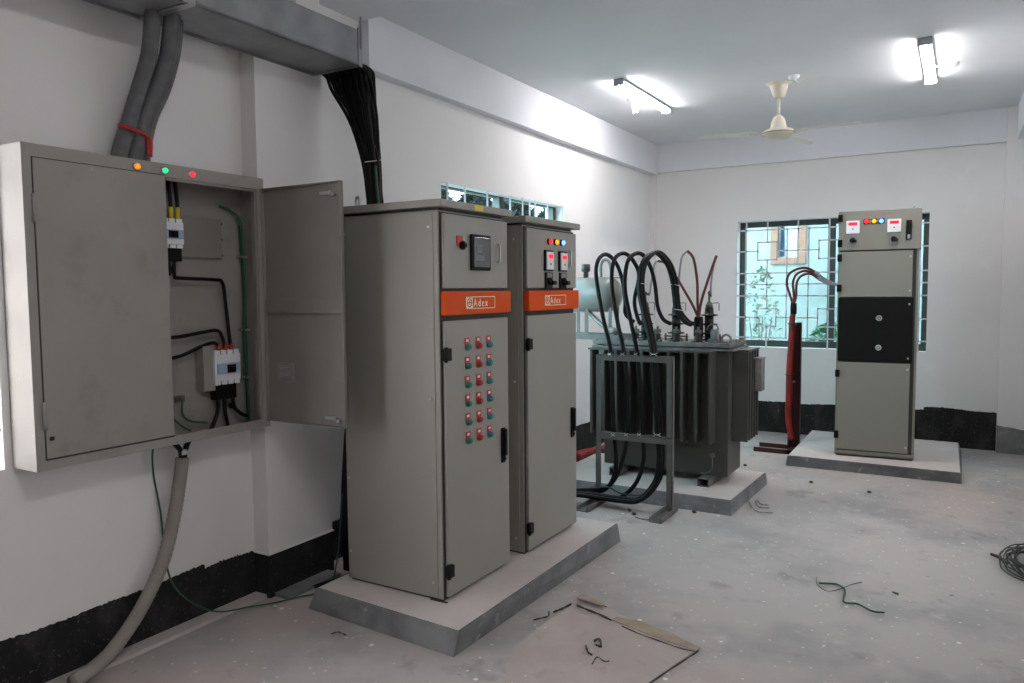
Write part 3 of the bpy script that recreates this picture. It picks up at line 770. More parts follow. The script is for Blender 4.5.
def push_button(mat):
    b = BM(); box(b, 0, .003, -.021, .021, -.004, .034, .001)
    o = obj('push_button', b, m_red); o['_local'] = 1
    b = BM(); lathe(b, [(.018, .0), (.018, .008), (.0145, .010), (.0145, .02), (.011, .023)], (0, .0, -.012), (1, 0, 0), 16); q = obj('button_cap', b, mat, o)
    b = BM(); box(b, .003, .0036, -.010, .010, .014, .026); obj('button_legend', b, m_white, o)
    return o


protos = [push_button(m) for m in (m_btn_g, m_btn_r, m_btn_b)]
for i, zz in enumerate(zrow):
    for j, yy in enumerate(ycol):
        src = protos[j]
        if i == 0: o = src; 
        else:
            o = src.copy(); COL.objects.link(o)
            for ch in list(src.children):
                c_ = ch.copy(); COL.objects.link(c_); c_.parent = o
        o.parent = c1
        o.location = Vector((fx, yy, zz)) - c1.location
for o in bpy.data.objects:
    if '_local' in o: del o['_local']

c2, ud2, ld2, e0, e1 = cabinet(3.71, 4.355, -2.10, 'rear grey control cabinet with two red digital meters, behind the push-button cabinet', 'b', 2.028)
f2 = -2.10


def pilot(parent, x, y, z, m, nrm=(1, 0, 0), r=.019):
    b = BM(); lathe(b, [(r, 0), (r, .006), (r * .8, .010)], (x, y, z), nrm, 16); o = obj('indicator_lamp', b, m_black, parent)
    b = BM(); lathe(b, [(r * .8, .008), (r * .75, .018), (r * .4, .024)], (x, y, z), nrm, 16); obj('lamp_lens', b, m, o)


for y_, m_ in ((3.985, m_lred), (4.068, m_lyel), (4.152, m_lblue)): pilot(c2, f2, y_, 1.935, m_)


def meter_x(y, z):
    b = BM(); box(b, f2, f2 + .012, y - .052, y + .052, z - .06, z + .062, .003); o = obj('digital_meter', b, m_black, c2)
    b = BM(); box(b, f2 + .012, f2 + .020, y - .042, y + .042, z - .052, z + .052, .003); obj('meter_face', b, m_white, o)
    b = BM(); box(b, f2 + .020, f2 + .0215, y - .026, y + .030, z + .012, z + .036); obj('meter_digits', b, m_digits, o)
    b = BM(); lathe(b, [(.006, .02), (.006, .023)], (f2, y, z - .02), (1, 0, 0), 10); obj('meter_button', b, m_lcd2, o)
    b = BM(); box(b, f2, f2 + .010, y - .042, y + .045, z - .165, z - .068, .003); s = obj('selector_switch', b, m_black, c2)
    b = BM(); box(b, f2 + .010, f2 + .012, y - .03, y + .03, z - .1, z - .072); obj('switch_plate', b, m_cons, s)
    b = BM(); lathe(b, [(.024, .010), (.024, .022), (.014, .030)], (f2, y, z - .122), (1, 0, 0), 16); box(b, f2 + .02, f2 + .045, y - .008, y + .030, z - .142, z - .118, .004); obj('knob', b, m_black, s)


meter_x(3.975, 1.822); meter_x(4.158, 1.822)

# ------------------------------------------------------------------ transformer
tf = thing('power_transformer', 'dark grey finned oil transformer with bushings and a conservator tank', 'transformer', (-2.1, 6.1, .10))
b = BM(); box(b, -2.60, -1.545, 5.94, 6.34, .165, 1.20, .006); obj('tank', b, m_trafo, tf)
b = BM(); box(b, -2.70, -1.50, 5.90, 6.40, 1.163, 1.178, .002)
box(b, -2.69, -1.53, 5.905, 6.45, 1.19, 1.222, .003)
lid = obj('lid', b, m_trafo_top, tf)
b = BM()
for k in range(13): lathe(b, [(.012, 0), (.012, .012), (.006, .012), (.006, .022)], (-2.66 + k * .092, 5.925, 1.222), (0, 0, 1), 6)
for k in range(5): lathe(b, [(.012, 0), (.012, .012), (.006, .012), (.006, .022)], (-1.55, 5.99 + k * .1, 1.222), (0, 0, 1), 6)
obj('lid_bolt', b, m_trafo_top, lid)
nfin = 10
for k in range(nfin):
    x = -2.66 + k * (1.005 / (nfin - 1))
    b = BM(); box(b, x - .011, x + .011, 5.80, 5.94, .44, 1.155, .004); obj('cooling_fin', b, m_trafo, tf)
b = BM(); box(b, -2.69, -1.64, 5.806, 5.94, 1.148, 1.163, .002); obj('fin_cap', b, m_trafo, tf)
for k in range(5):
    y = 6.06 + k * .085
    b = BM(); box(b, -1.545, -1.42, y - .011, y + .011, .435, 1.15, .004); obj('cooling_fin', b, m_trafo, tf)
    b = BM(); box(b, -2.74, -2.60, y - .011, y + .011, .435, 1.15, .004); obj('cooling_fin', b, m_trafo, tf)
for xa, xc in ((-1.55, -1.415), (-2.745, -2.6)):
    b = BM(); box(b, xa, xc, 6.045, 6.42, 1.15, 1.166, .002); obj('fin_cap', b, m_trafo, tf)
for xx in (-2.45, -1.70):
    b = BM(); y0_, y1_ = 5.80, 6.40
    box(b, xx - .045, xx + .045, y0_, y1_, .16, .166); box(b, xx - .045, xx + .045, y0_, y1_, .10, .106); box(b, xx - .045, xx - .038, y0_, y1_, .10, .166); box(b, xx + .038, xx + .045, y0_, y1_, .10, .166)
    obj('base_channel', b, m_frame, tf)
b = BM(); cyl(b, (-1.66, 5.94, .33), (-1.66, 5.90, .33), .012); cyl(b, (-1.66, 5.915, .33), (-1.66, 5.905, .33), .02, 8); tube(b, [(-1.66, 5.905, .325), (-1.655, 5.90, .25), (-1.68, 5.89, .20), (-1.75, 5.88, .185)], .005, 6); obj('earth_terminal', b, m_frame, tf)
b = BM(); box(b, -1.415, -1.36, 6.24, 6.36, .82, 1.08, .006); box(b, -1.43, -1.355, 6.23, 6.37, 1.08, 1.09, .002); obj('marshalling_box', b, m_trafo_top, tf)


def hv_bushing(x, y, z):
    b = BM()
    prof = [(.052, 0), (.052, .02), (.034, .025), (.034, .045)]
    for k in range(3): h = .06 + k * .075; prof += [(.036, h - .004), (.068, h), (.069, h + .005), (.066, h + .009), (.038, h + .014), (.035, h + .04)]
    prof += [(.034, .27), (.024, .285)]
    lathe(b, prof, (x, y, z), (0, 0, 1), 20); o = obj('high_voltage_bushing', b, m_porc, tf)
    b = BM(); lathe(b, [(.030, .275), (.030, .30), (.02, .305), (.02, .32), (.009, .325), (.009, .385), (.013, .387), (.013, .40), (.006, .41)], (x, y, z), (0, 0, 1), 12)
    tube(b, [(x + .02, y, z + .31), (x + .075, y, z + .315), (x + .08, y, z + .31), (x + .08, y, z + .25)], .0035, 5, smooth=False); obj('terminal_stud', b, m_brass, o)
    b = BM(); lathe(b, [(.06, 0), (.06, .012)], (x, y, z), (0, 0, 1), 8); box(b, x - .1, x + .1, y - .012, y + .012, z + .03, z + .042); cyl(b, (x - .09, y, z), (x - .09, y, z + .06), .008, 8); cyl(b, (x + .09, y, z), (x + .09, y, z + .06), .008, 8); obj('bushing_clamp', b, m_brass, o)


TZ = 1.222
hvx = [-2.30, -2.03, -1.755]
for x in hvx: hv_bushing(x, 6.12, TZ)
lvx = [-2.33, -2.14, -1.98, -1.80]
for x in lvx:
    b = BM(); lathe(b, [(.034, 0), (.034, .012), (.022, .016), (.030, .03), (.022, .04), (.030, .052), (.018, .065)], (x, 5.98, TZ), (0, 0, 1), 14); o = obj('low_voltage_bushing', b, m_porc, tf)
    b = BM(); lathe(b, [(.010, .06), (.010, .12), (.005, .125)], (x, 5.98, TZ), (0, 0, 1), 10); box(b, x - .028, x + .028, 5.972, 5.988, TZ + .07, TZ + .10, .002); obj('terminal_stud', b, m_brass, o)
# gauge and lifting lugs on the lid
b = BM(); lathe(b, [(.045, 0), (.045, .035), (.052, .036), (.052, .05), (.04, .055)], (-1.70, 6.0, TZ + .06), (1, .1, 0), 20); box(b, -1.72, -1.64, 5.97, 6.03, TZ, TZ + .03, .003); torus(b, (-1.69, 6.0, TZ + .10), .045, .005, (0, 1, 0), 16, 6, a0=-1.57, a1=1.57); obj('dial_gauge', b, m_trafo_top, tf)
for x in (-2.50, -1.58):
    b = BM(); torus(b, (x, 5.99, TZ + .03), .035, .010, (0, 1, 0), 18, 8); box(b, x - .05, x + .05, 5.98, 6.0, TZ, TZ + .012); obj('lifting_lug', b, m_trafo_top, tf)
# conservator on its bracket
b = BM(); R_ = .152
prof = [(.05, -.52), (R_, -.515), (R_, -.10), (R_ * .985, -.06), (R_ * .9, -.02), (R_ * .7, .012), (R_ * .4, .03), (.01, .035)]
lathe(b, prof, (-2.555, 6.10, 1.607), (1, 0, 0), 28); cons = obj('conservator', b, m_cons, tf)
b = BM(); lathe(b, [(.022, 0), (.022, .06), (.038, .065), (.038, .125), (.03, .13)], (-2.845, 6.10, 1.745), (0, 0, 1), 14); obj('filler_cap', b, m_trafo, cons)
b = BM(); tube(b, [(-2.70, 6.10, 1.74), (-2.70, 6.10, 1.86), (-2.675, 6.10, 1.905), (-2.635, 6.10, 1.90), (-2.615, 6.10, 1.86), (-2.60, 6.10, 1.745)], .013, 10); box(b, -2.72, -2.50, 6.09, 6.11, 1.745, 1.755); obj('vent_pipe', b, m_cons, cons)
b = BM(); tube(b, [(-2.80, 6.10, 1.48), (-2.78, 6.06, 1.44), (-2.62, 6.0, 1.33), (-2.48, 5.98, 1.29), (-2.45, 6.0, TZ)], .018, 10); cyl(b, (-2.56, 5.99, 1.31), (-2.50, 5.98, 1.29), .028, 12); obj('relay_pipe', b, m_cons, tf)
b = BM()
for x, y in ((-2.88, 6.02), (-2.80, 6.02), (-2.58, 6.02), (-2.88, 6.18), (-2.58, 6.18)): box(b, x - .014, x + .014, y - .004, y + .004, 1.24, 1.52)
obj('conservator_leg', b, m_frame, tf)
b = BM(); box(b, -3.0, -2.45, 5.98, 6.22, TZ, TZ + .006); box(b, -3.0, -2.45, 5.975, 5.985, TZ, TZ + .045); box(b, -3.0, -2.45, 6.215, 6.225, TZ, TZ + .045); obj('bracket', b, m_frame, tf)

# ------------------------------------------------------------------ cable support frame in front
fr = thing('cable_support_frame', 'grey steel frame standing in front of the transformer fins with cables tied to it', 'frame', (-2.1, 5.35, 0))
for x in (-2.385, -1.815):
    b = BM(); box(b, x - .022, x + .022, 5.335, 5.34, .0, 1.155); box(b, x - .022 if x < -2 else x + .017, x - .017 if x < -2 else x + .022, 5.335, 5.375, 0, 1.155); obj('post', b, m_frame, fr)
    b = BM(); box(b, x - .045, x + .045, 5.04, 5.40, 0, .006); box(b, x - .045, x - .038, 5.04, 5.40, 0, .036); box(b, x + .038, x + .045, 5.04, 5.40, 0, .036); obj('foot_channel', b, m_frame, fr)
for z0_, z1_ in ((1.11, 1.155), (.505, .555)):
    b = BM(); box(b, -2.385, -1.795, 5.327, 5.335, z0_, z1_); box(b, -2.385, -1.795, 5.327, 5.37, z1_ - .005, z1_); obj('rail', b, m_frame, fr)

# black low-voltage cables: from bushing, arching over, down the frame, sweeping left
YF = 5.385
def P(u, v, y): return on(1, y, u, v)
arch = [
    ([P(634, 322, 5.95), P(625.5, 314, 5.95), P(625, 300, 5.92), P(622, 279, 5.85), P(616, 263, 5.78), P(607, 254.5, 5.68), P(599.5, 258, 5.58), P(596, 270, 5.5), P(598, 290, 5.45), P(604, 322, 5.41)], 611),
    ([P(636, 325, 5.95), P(630, 316, 5.95), P(627, 303, 5.92), P(622.5, 275, 5.85)][:0] + [P(637, 326, 5.95), P(633, 318, 5.95), P(627.5, 308, 5.92), P(625, 280, 5.62)][:0] + [P(641, 325, 5.95), P(637, 316, 5.94), P(634.5, 300, 5.92), P(639, 276, 5.85), P(634, 262, 5.78), P(625, 253.5, 5.68), P(616, 257, 5.58), P(612, 270, 5.5), P(612.5, 292, 5.45), P(617.5, 322, 5.41)], 624),
    ([P(671, 324, 5.95), P(663, 319, 5.95), P(657.5, 306, 5.94), P(655, 285, 5.9), P(650, 266, 5.82), P(641.5, 254, 5.7), P(632, 255.5, 5.58), P(626.5, 266, 5.5), P(625, 290, 5.45), P(631, 322, 5.41)], 637),
]
Yd_ = YF
def lower(utop, u1, u2, zz, xl, off):
    return [P(utop, 353, YF), P(utop + .8, 390, YF), P(u1, 434, YF)]
lows = {611: [(611, 353), (612.5, 395), (614, 434), (616, 455), (614.5, 474), (606, 488)],
        624: [(624, 353), (629, 395), (627.5, 434), (624, 455), (617, 475), (604, 490)],
        637: [(637, 353), (641, 395), (642.5, 434), (643.5, 460), (636, 483), (621, 497), (606, 498)]}
lab = {611: 'leftmost black cable arching off the transformer and tied to the steel frame', 624: 'second black arching cable from the left, tied to the steel frame',
       637: 'third black arching cable from the left, ending at the middle bushing'}
for pts, key in arch:
    lw = [P(u, v, YF - (.0 if i < 3 else .02 * (i - 2))) for i, (u, v) in enumerate(lows[key])]
    end = [Vector((-2.46, 5.27, .10)), Vector((-2.70, 5.2, .06)), Vector((-2.95, 5.15, .05))]
    b = BM(); tube(b, pts + lw + end, .0165, 10, n=6); solo('power_cable', b, m_cable, lab[key], 'cable', 'black cables arching over the transformer')
# thick pair-bundle on the right
bk = [([P(692, 325, 5.95), P(686, 322, 5.95), P(678, 311, 5.94), P(675.5, 295, 5.92), P(673.5, 280, 5.88), P(668, 264, 5.8), P(657.5, 253.5, 5.7), P(647.5, 258, 5.6), P(641.5, 272, 5.52), P(641, 295, 5.46), P(648, 325, 5.41), P(653.5, 353, YF), P(656, 395, YF), P(659, 434, YF), P(660.5, 460, YF - .03), P(656.5, 482, YF - .06), P(640, 500, YF - .12), P(617, 500, YF - .14), (-2.52, 5.22, .07), (-2.95, 5.12, .04)])]
base_pts = bk[0]
th = thing('cable_bundle', 'thick rightmost bundle of black cables arching over the transformer', 'cables', (-1.9, 5.38, .1))
for q, (dx, dy, dz) in enumerate(((-.014, 0, .004), (.016, .004, -.004), (0, .022, .010), (.004, -.018, 0))):
    b = BM(); tube(b, [Vector(p) + Vector((dx, dy * (1 if q > 1 else 1), dz + (.012 if q == 1 else 0))) for p in base_pts], .0165, 8, n=6); obj('cable', b, m_cable, th)
b = BM()
for (u, v, y) in ((644, 284, 5.49), (655, 256, 5.67), (675, 285, 5.9), (679, 310, 5.94)):
    c = P(u, v, y); torus(b, c, .036, .0025, (0.15, .1, 1) if u != 655 else (1, 0.3, 0), 16, 5)
obj('cable_tie', b, m_tie, th)
# white ties on the rails
b = BM()
for u in (611, 624, 637, 655):
    for v in (354, 434):
        c = P(u + (3.5 if v == 434 else 0), v, YF - .03); rr = .014 if u < 650 else .028
        tube(b, [c + Vector((-rr, -.03, .012)), c + Vector((0, -.035, -.004)), c + Vector((rr, -.03, .012))], .0018, 5)
        tube(b, [c + Vector((-rr, -.03, -.014)), c + Vector((0, -.035, .004)), c + Vector((rr, -.03, -.014))], .0018, 5)
obj('cable_tie', b, m_tie, fr)
b = BM(); tube(b, [P(661, 470, YF), P(655, 487, 5.36), P(640, 495, 5.32), P(620, 493, 5.3), P(606, 487, 5.3), (-2.5, 5.28, .09), (-2.9, 5.2, .05)], .006, 6); solo('earth_wire', b, m_green, 'thin green wire running along the black cables at the foot of the transformer', 'wire')

# high-voltage red cores and termination
tm = thing('high_voltage_cable', 'dark red three core cable termination spreading to the three bushings', 'cable', (-1.855, 6.08, TZ))
tc_ = P(698.5, 332, 6.04); tx, ty = tc_.x, 6.04
b = BM(); lathe(b, [(.034, 0), (.034, .05), (.036, .05)], (tx, ty, TZ), (0, 0, 1), 14); obj('cable_sheath', b, m_redwrap, tm)
b = BM(); lathe(b, [(.038, .045), (.040, .06), (.036, .19), (.03, .205)], (tx, ty, TZ), (0, 0, 1), 14); obj('termination_boot', b, m_black, tm)
top = Vector((tx, ty, TZ + .19))
A = [top, P(697.5, 300, 6.05), P(697, 280, 6.07), P(693.5, 259, 6.09), P(687.5, 251, 6.10)]
A2 = [P(687.5, 251, 6.10), P(682, 257, 6.11), P(679.5, 272, 6.12), P(678.5, 290, 6.12), P(677, 299, 6.12), (hvx[1], 6.12, TZ + .385)]
B_ = [top, P(692, 304, 6.05), P(684, 290, 6.07), P(675, 275, 6.09), P(665, 263, 6.10), P(658, 261, 6.11)]
B2 = [P(658, 261, 6.11), P(654.5, 264, 6.11), P(651.5, 280, 6.12), P(649.5, 294, 6.12), (hvx[0] + .012, 6.12, TZ + .385)]
C_ = [top, P(701, 303, 6.05), P(706, 286, 6.07), P(712, 268, 6.09), P(716.5, 255.5, 6.10)]
C2 = [P(716.5, 255.5, 6.10), P(713.5, 266, 6.11), P(711, 283, 6.12), P(711, 296, 6.12), (hvx[2], 6.12, TZ + .385)]
for p_, q_ in ((A, A2), (B_, B2), (C_, C2)):
    b = BM(); tube(b, p_, .0115, 8); o = obj('red_core', b, m_redcore, tm)
    b = BM(); tube(b, q_, .0085, 8); o = obj('grey_core', b, m_greycore, tm)
b = BM(); 
for q_ in (A2, B2, C2): tube(b, [q_[-2], q_[-1]], .0105, 8, smooth=False)
obj('core_lug', b, m_redcore, tm)

# ------------------------------------------------------------------ tall switchgear
sg = thing('switchgear_cabinet', 'tall grey switchgear cabinet with a black centre door beside the back window', 'cabinet', (-.665, 7.85, .10))
sg['_local'] = 1
sg.rotation_euler = (0, 0, math.radians(3.5))
# local frame: x -0.325..0.325, front y=-0.33, z from 0
W, FD = .327, -.33
b = BM(); box(b, -W, W, FD + .02, .36, .012, 2.215, .004); obj('cabinet_body', b, m_cab2, sg)
b = BM(); box(b, -W + .01, W - .01, FD + .03, .35, 0, .014); obj('base_frame', b, m_cab_in, sg)
b = BM(); box(b, -W + .02, W - .02, FD + .014, FD + .02, .04, 2.2); obj('door_seal', b, m_cab_in, sg)
b = BM(); box(b, -W, W, FD, FD + .02, .03, .055, .002); obj('plinth_strip', b, m_cab2, sg)
b = BM(); box(b, -W, W + .012, FD - .012, FD + .3, 1.885, 2.235, .004); ip = obj('instrument_panel', b, m_cab2, sg)
b = BM(); box(b, -W + .012, W - .05, FD - .006, FD + .016, 1.465, 1.873, .004); du = obj('door', b, m_cab2, sg)
b = BM(); box(b, -W + .012, W - .035, FD - .010, FD + .016, .885, 1.455, .003); dm = obj('door', b, m_black, sg); dm['label'] = 'black centre door'
b = BM(); box(b, -W + .012, W - .05, FD - .006, FD + .016, .065, .872, .004); dl_ = obj('door', b, m_cab2, sg)
for zz in (2.175, 1.95, 1.82, 1.545, .765, .20):
    b = BM(); box(b, -W - .004, -W + .034, FD - .026, FD + .004, zz - .033, zz + .033, .003); obj('hinge', b, m_black, sg)
for par, zz in ((dm, 1.275), (dm, 1.01)):
    b = BM(); torus(b, (.022, FD - .016, zz), .020, .006, (0, 1, 0), 18, 8); lathe(b, [(.010, .008), (.010, .02)], (.022, FD, zz), (0, -1, 0), 12); obj('key_lock', b, m_steel, par)
for par, zz in ((du, 1.82), (du, 1.52), (dm, 1.40), (dm, .92), (dl_, .82), (dl_, .12)):
    b = BM(); lathe(b, [(.009, .004), (.009, .012)], (W - .068, FD, zz), (0, -1, 0), 10); obj('door_screw', b, m_steel, par)
for x, m_ in ((-.098, m_lred), (-.037, m_lyel), (.022, m_lblue)):
    b = BM(); box(b, x - .024, x + .024, FD - .016, FD - .012, 2.115, 2.16, .001); o = obj('indicator_lamp', b, m_black, sg)
    b = BM(); lathe(b, [(.018, .014), (.018, .026), (.008, .034)], (x, FD, 2.137), (0, -1, 0), 16); obj('lamp_lens', b, m_, o)
for x in (-.208, .125):
    b = BM(); box(b, x - .055, x + .055, FD - .024, FD - .012, 2.035, 2.15, .003); o = obj('digital_meter', b, m_white, sg)
    b = BM(); box(b, x - .036, x + .036, FD - .0255, FD - .024, 2.108, 2.134); obj('meter_digits', b, m_digits, o)
    b = BM(); lathe(b, [(.007, .022), (.007, .026)], (x, FD, 2.075), (0, -1, 0), 10); obj('meter_button', b, m_lcd2, o)
    b = BM(); box(b, x - .04, x + .045, FD - .018, FD - .012, 1.935, 2.03, .002); o = obj('selector_switch', b, m_cons, sg)
    b = BM(); lathe(b, [(.024, .016), (.024, .03), (.014, .04)], (x, FD, 1.975), (0, -1, 0), 16); box(b, x - .01, x + .034, FD - .05, FD - .03, 1.955, 1.978, .004); obj('knob', b, m_black, o)
b = BM(); box(b, .218, .263, FD - .02, FD - .012, 1.965, 2.135, .002); o = obj('recessed_handle', b, m_black, sg)
b = BM(); box(b, .230, .250, FD - .024, FD - .020, 1.975, 2.01); obj('lock_plate', b, m_steel, o)
b = BM(); box(b, -.115, .115, FD - .014, FD - .012, 2.19, 2.215); obj('name_plate', b, pmat('brass_label', (.25, .19, .12), .6), sg)
b = BM(); torus(b, (W - .03, .26, 2.285), .024, .007, (0.3, 1, 0), 18, 8); cyl(b, (W - .03, .26, 2.215), (W - .03, .26, 2.265), .008); obj('lifting_eye', b, m_steel, sg)
del sg['_local']

# ------------------------------------------------------------------ red cable on its steel post
ps = thing('cable_post', 'dark red primed steel channel post standing left of the tall switchgear', 'post', (-1.43, 8.0, 0))
b = BM(); px0, px1 = -1.475, -1.36
box(b, px0, px1, 8.02, 8.026, 0, 1.305); box(b, px0, px0 + .006, 7.975, 8.026, 0, 1.305); box(b, px1 - .006, px1, 7.975, 8.026, 0, 1.305)
obj('post_channel', b, m_oxide, ps)
for y_ in (7.80, 8.06):
    b = BM(); box(b, -1.77, -1.40, y_, y_ + .006, 0, .045); box(b, -1.77, -1.40, y_, y_ + .045, 0, .006); obj('foot_angle', b, m_oxide, ps)
b = BM(); box(b, -1.45, -1.40, 7.80, 8.1, 0.0, .04); obj('foot_angle', b, m_oxide, ps)
b = BM(); box(b, -1.43, -1.41, 7.96, 7.98, .70, .72); obj('bolt', b, m_steel, ps)
rc = thing('high_voltage_cable', 'bright red wrapped cable tied up the left side of the steel post, entering the switchgear', 'cable', (-1.49, 7.95, 0))
ybase = 7.95
def Q(u, v, y=ybase): return on(1, y, u, v)
b = BM(); tube(b, [Q(792, 440), Q(788.5, 420), Q(789, 395), Q(789.5, 370), Q(791, 345), Q(792, 322), Q(793.5, 312)], lambda t: .027 + .010 * math.sin(t * 3.1) * (1 - t), 14); obj('red_sheath', b, m_redwrap, rc)
b = BM(); lathe(b, [(.030, 0), (.032, .05), (.028, .11)], Q(793.5, 314), (0, 0, 1), 14); obj('black_boot', b, m_black, rc)
b = BM()
for v in (324, 375): torus(b, Q(792 if v < 350 else 790, v), .040, .006, (0.1, 0, 1), 16, 6)
obj('tie_band', b, m_oxide, rc)
st = Q(793, 305)
for pts in ([(791, 298), (787, 285), (788.5, 275), (796, 269.5), (806, 268), (815, 272), (824, 279), (832, 283)],
            [(794, 297), (793, 283), (796, 275), (803, 271), (810, 272), (818, 277), (826, 282), (833, 284)],
            [(796, 297), (796.5, 284), (800, 277), (806, 274), (812, 274.5), (819, 279), (827, 283), (834, 284.5)]):
    L_ = [st] + [Q(u, v, ybase - .03 * k / 8) for k, (u, v) in enumerate(pts)] + [Vector((-1.0, 7.9, 1.68))]
    b = BM(); tube(b, L_[:-2], .0125, 8); obj('red_core', b, m_redcore, rc)
    b = BM(); tube(b, [L_[-4], L_[-3], L_[-2], L_[-1]], .0145, 8); obj('grey_core', b, m_greycore, rc)

# ------------------------------------------------------------------ ceiling fan and lights
fn = thing('ceiling_fan', 'cream three blade ceiling fan hanging from the ceiling by its rod', 'ceiling fan', (-1.375, 6.82, CZ))
fcx, fcy = -1.375, 6.82
b = BM(); lathe(b, [(.105, 0), (.10, -.006), (.075, -.012), (.072, -.03), (.05, -.10), (.03, -.118)], (fcx, fcy, CZ), (0, 0, 1), 24); obj('ceiling_canopy', b, m_fan, fn)
b = BM(); cyl(b, (fcx, fcy, CZ - .11), (fcx, fcy, 3.08), .012, 12); obj('down_rod', b, m_fan, fn)
b = BM(); lathe(b, [(.02, .15), (.045, .13), (.06, .09), (.065, .05), (.07, .045), (.07, .035), (.12, .025), (.138, .005), (.138, -.008), (.12, -.02), (.10, -.03), (.09, -.045), (.05, -.052), (.01, -.054)], (fcx, fcy, 2.968), (0, 0, 1), 28); mo = obj('fan_motor', b, m_fan, fn)
b = BM(); lathe(b, [(.1395, -.004), (.1405, 0), (.1395, .004)], (fcx, fcy, 2.966), (0, 0, 1), 28); obj('motor_trim', b, m_brass, mo)
for a in (math.radians(-8), math.radians(195), math.radians(78)):
    d = Vector((math.cos(a), math.sin(a), 0)); w = Vector((-math.sin(a), math.cos(a), 0)); c = Vector((fcx, fcy, 2.965))
    b = BM()
    q = [c + d * .17 - w * .045, c + d * .24 - w * .06, c + d * .62 - w * .065, c + d * .66 - w * .03, c + d * .66 + w * .03, c + d * .62 + w * .065 + Vector((0, 0, .012)), c + d * .24 + w * .06 + Vector((0, 0, .012)), c + d * .17 + w * .045 + Vector((0, 0, .008))]
    prism(b, q, (0, 0, .003)); bl = obj('fan_blade', b, m_fanblade, fn)
    b = BM(); prism(b, [c + d * .10 - w * .03, c + d * .24 - w * .02, c + d * .24 + w * .02, c + d * .10 + w * .03], (0, 0, .010)); obj('blade_iron', b, m_fan, bl)


def tube_light(x, y0, y1, label, group=None):
    t = thing('tube_light', label, 'light', (x, (y0 + y1) / 2, CZ), group)
    b = BM(); box(b, x - .042, x + .042, y0 + .01, y1 - .01, CZ - .022, CZ, .004); obj('light_body', b, m_fix, t)
    b = BM(); seg = 10
    pr_ = [(x + .036 * math.cos(math.pi * k / seg), CZ - .02 - .032 * math.sin(math.pi * k / seg)) for k in range(seg + 1)]
    prism(b, [(p, y0 + .02, q) for p, q in pr_], (0, y1 - y0 - .04, 0)); obj('diffuser', b, m_tube, t)
    for ya_ in (y0, y1 - .02):
        b = BM(); box(b, x - .046, x + .046, ya_, ya_ + .02, CZ - .056, CZ, .008); obj('end_cap', b, m_fix, t)
    return t


def ceiling_rose(x, y, lab, wire=None):
    t = thing('ceiling_rose', lab, 'ceiling rose', (x, y, CZ))
    b = BM(); lathe(b, [(.045, 0), (.045, -.01), (.032, -.03), (.012, -.034)], (x, y, CZ), (0, 0, 1), 18); obj('rose_cap', b, m_white, t)
    if wire:
        b = BM(); tube(b, wire, .0045, 6); obj('flex_wire', b, m_white, t)


tube_light(-2.47, 5.93, 7.13, 'lit tube light on the ceiling left of the fan, near the left wall')
tube_light(-.26, 6.10, 7.30, 'lit tube light on the ceiling right of the fan, wired to a white rose')
tube_light(-.26, 0.2, 1.4, 'lit tube light on the ceiling above the camera side of the room, outside the frame')
ceiling_rose(-.10, 6.92, 'white ceiling rose with a looped flex beside the right tube light', [(-.11, 6.92, CZ - .03), (-.125, 6.85, CZ - .055), (-.17, 6.80, CZ - .05), (-.22, 6.82, CZ - .03)])
ceiling_rose(-2.62, 6.62, 'white ceiling rose with hanging wires beside the left tube light', [(-2.62, 6.62, CZ - .03), (-2.61, 6.60, CZ - .09), (-2.60, 6.60, CZ - .14), (-2.59, 6.61, CZ - .08), (-2.575, 6.62, CZ - .13), (-2.55, 6.63, CZ - .04), (-2.51, 6.63, CZ - .02)])
ceiling_rose(-1.22, 6.62, 'white ceiling rose with a stub of wire beside the fan canopy', [(-1.22, 6.62, CZ - .03), (-1.19, 6.66, CZ - .05), (-1.14, 6.66, CZ - .04), (-1.12, 6.66, CZ - .02)])

# ------------------------------------------------------------------ things on the floor
sheet_pts = [on(2, 0, *p) for p in ((583, 600), (640, 624), (697, 651), (672, 668), (640, 690), (600, 720), (545, 735), (500, 700), (512, 650), (548, 622))]
b = BM(); prism(b, [Vector((p.x, p.y, 0.001)) for p in sheet_pts], (0, 0, .007)); solo('board_sheet', b, m_sheet, 'flat dusty pinkish board lying on the floor in the foreground', 'board')


def scrap(pts, z0, th, mat, label, cat, name, tilt=0):
    b = BM(); P_ = [on(2, 0, *p) for p in pts]
    prism(b, [Vector((p.x, p.y, z0 + (tilt * i / len(P_)))) for i, p in enumerate(P_)], (0, 0, th)); return solo(name, b, mat, label, cat)


scrap([(582, 597), (601, 604), (607, 611), (597, 609), (577, 603)], .012, .004, m_card, 'torn tan cardboard flap at the far left corner of the floor board', 'cardboard', 'cardboard_scrap', .02)
scrap([(616, 619), (640, 623), (668, 634), (700, 650), (697, 653), (660, 641), (632, 630), (612, 622)], .009, .003, m_card, 'long tan cardboard strip along the far edge of the floor board', 'cardboard', 'cardboard_strip')
rnd = random.Random(5)


def twig(pts, r, label, name='debris_crack_strip', m=m_dark, cat='scrap', z=.008):
    b = BM(); tube(b, [on(2, z + (.012 if i % 2 else 0), *p) for i, p in enumerate(pts)], (r if m is m_green else (lambda t, r=r, q=len(label): r * .85 * (.5 + .45 * abs(math.sin(9 * t + q))))), 5, n=6); solo(name, b, m, label, cat)


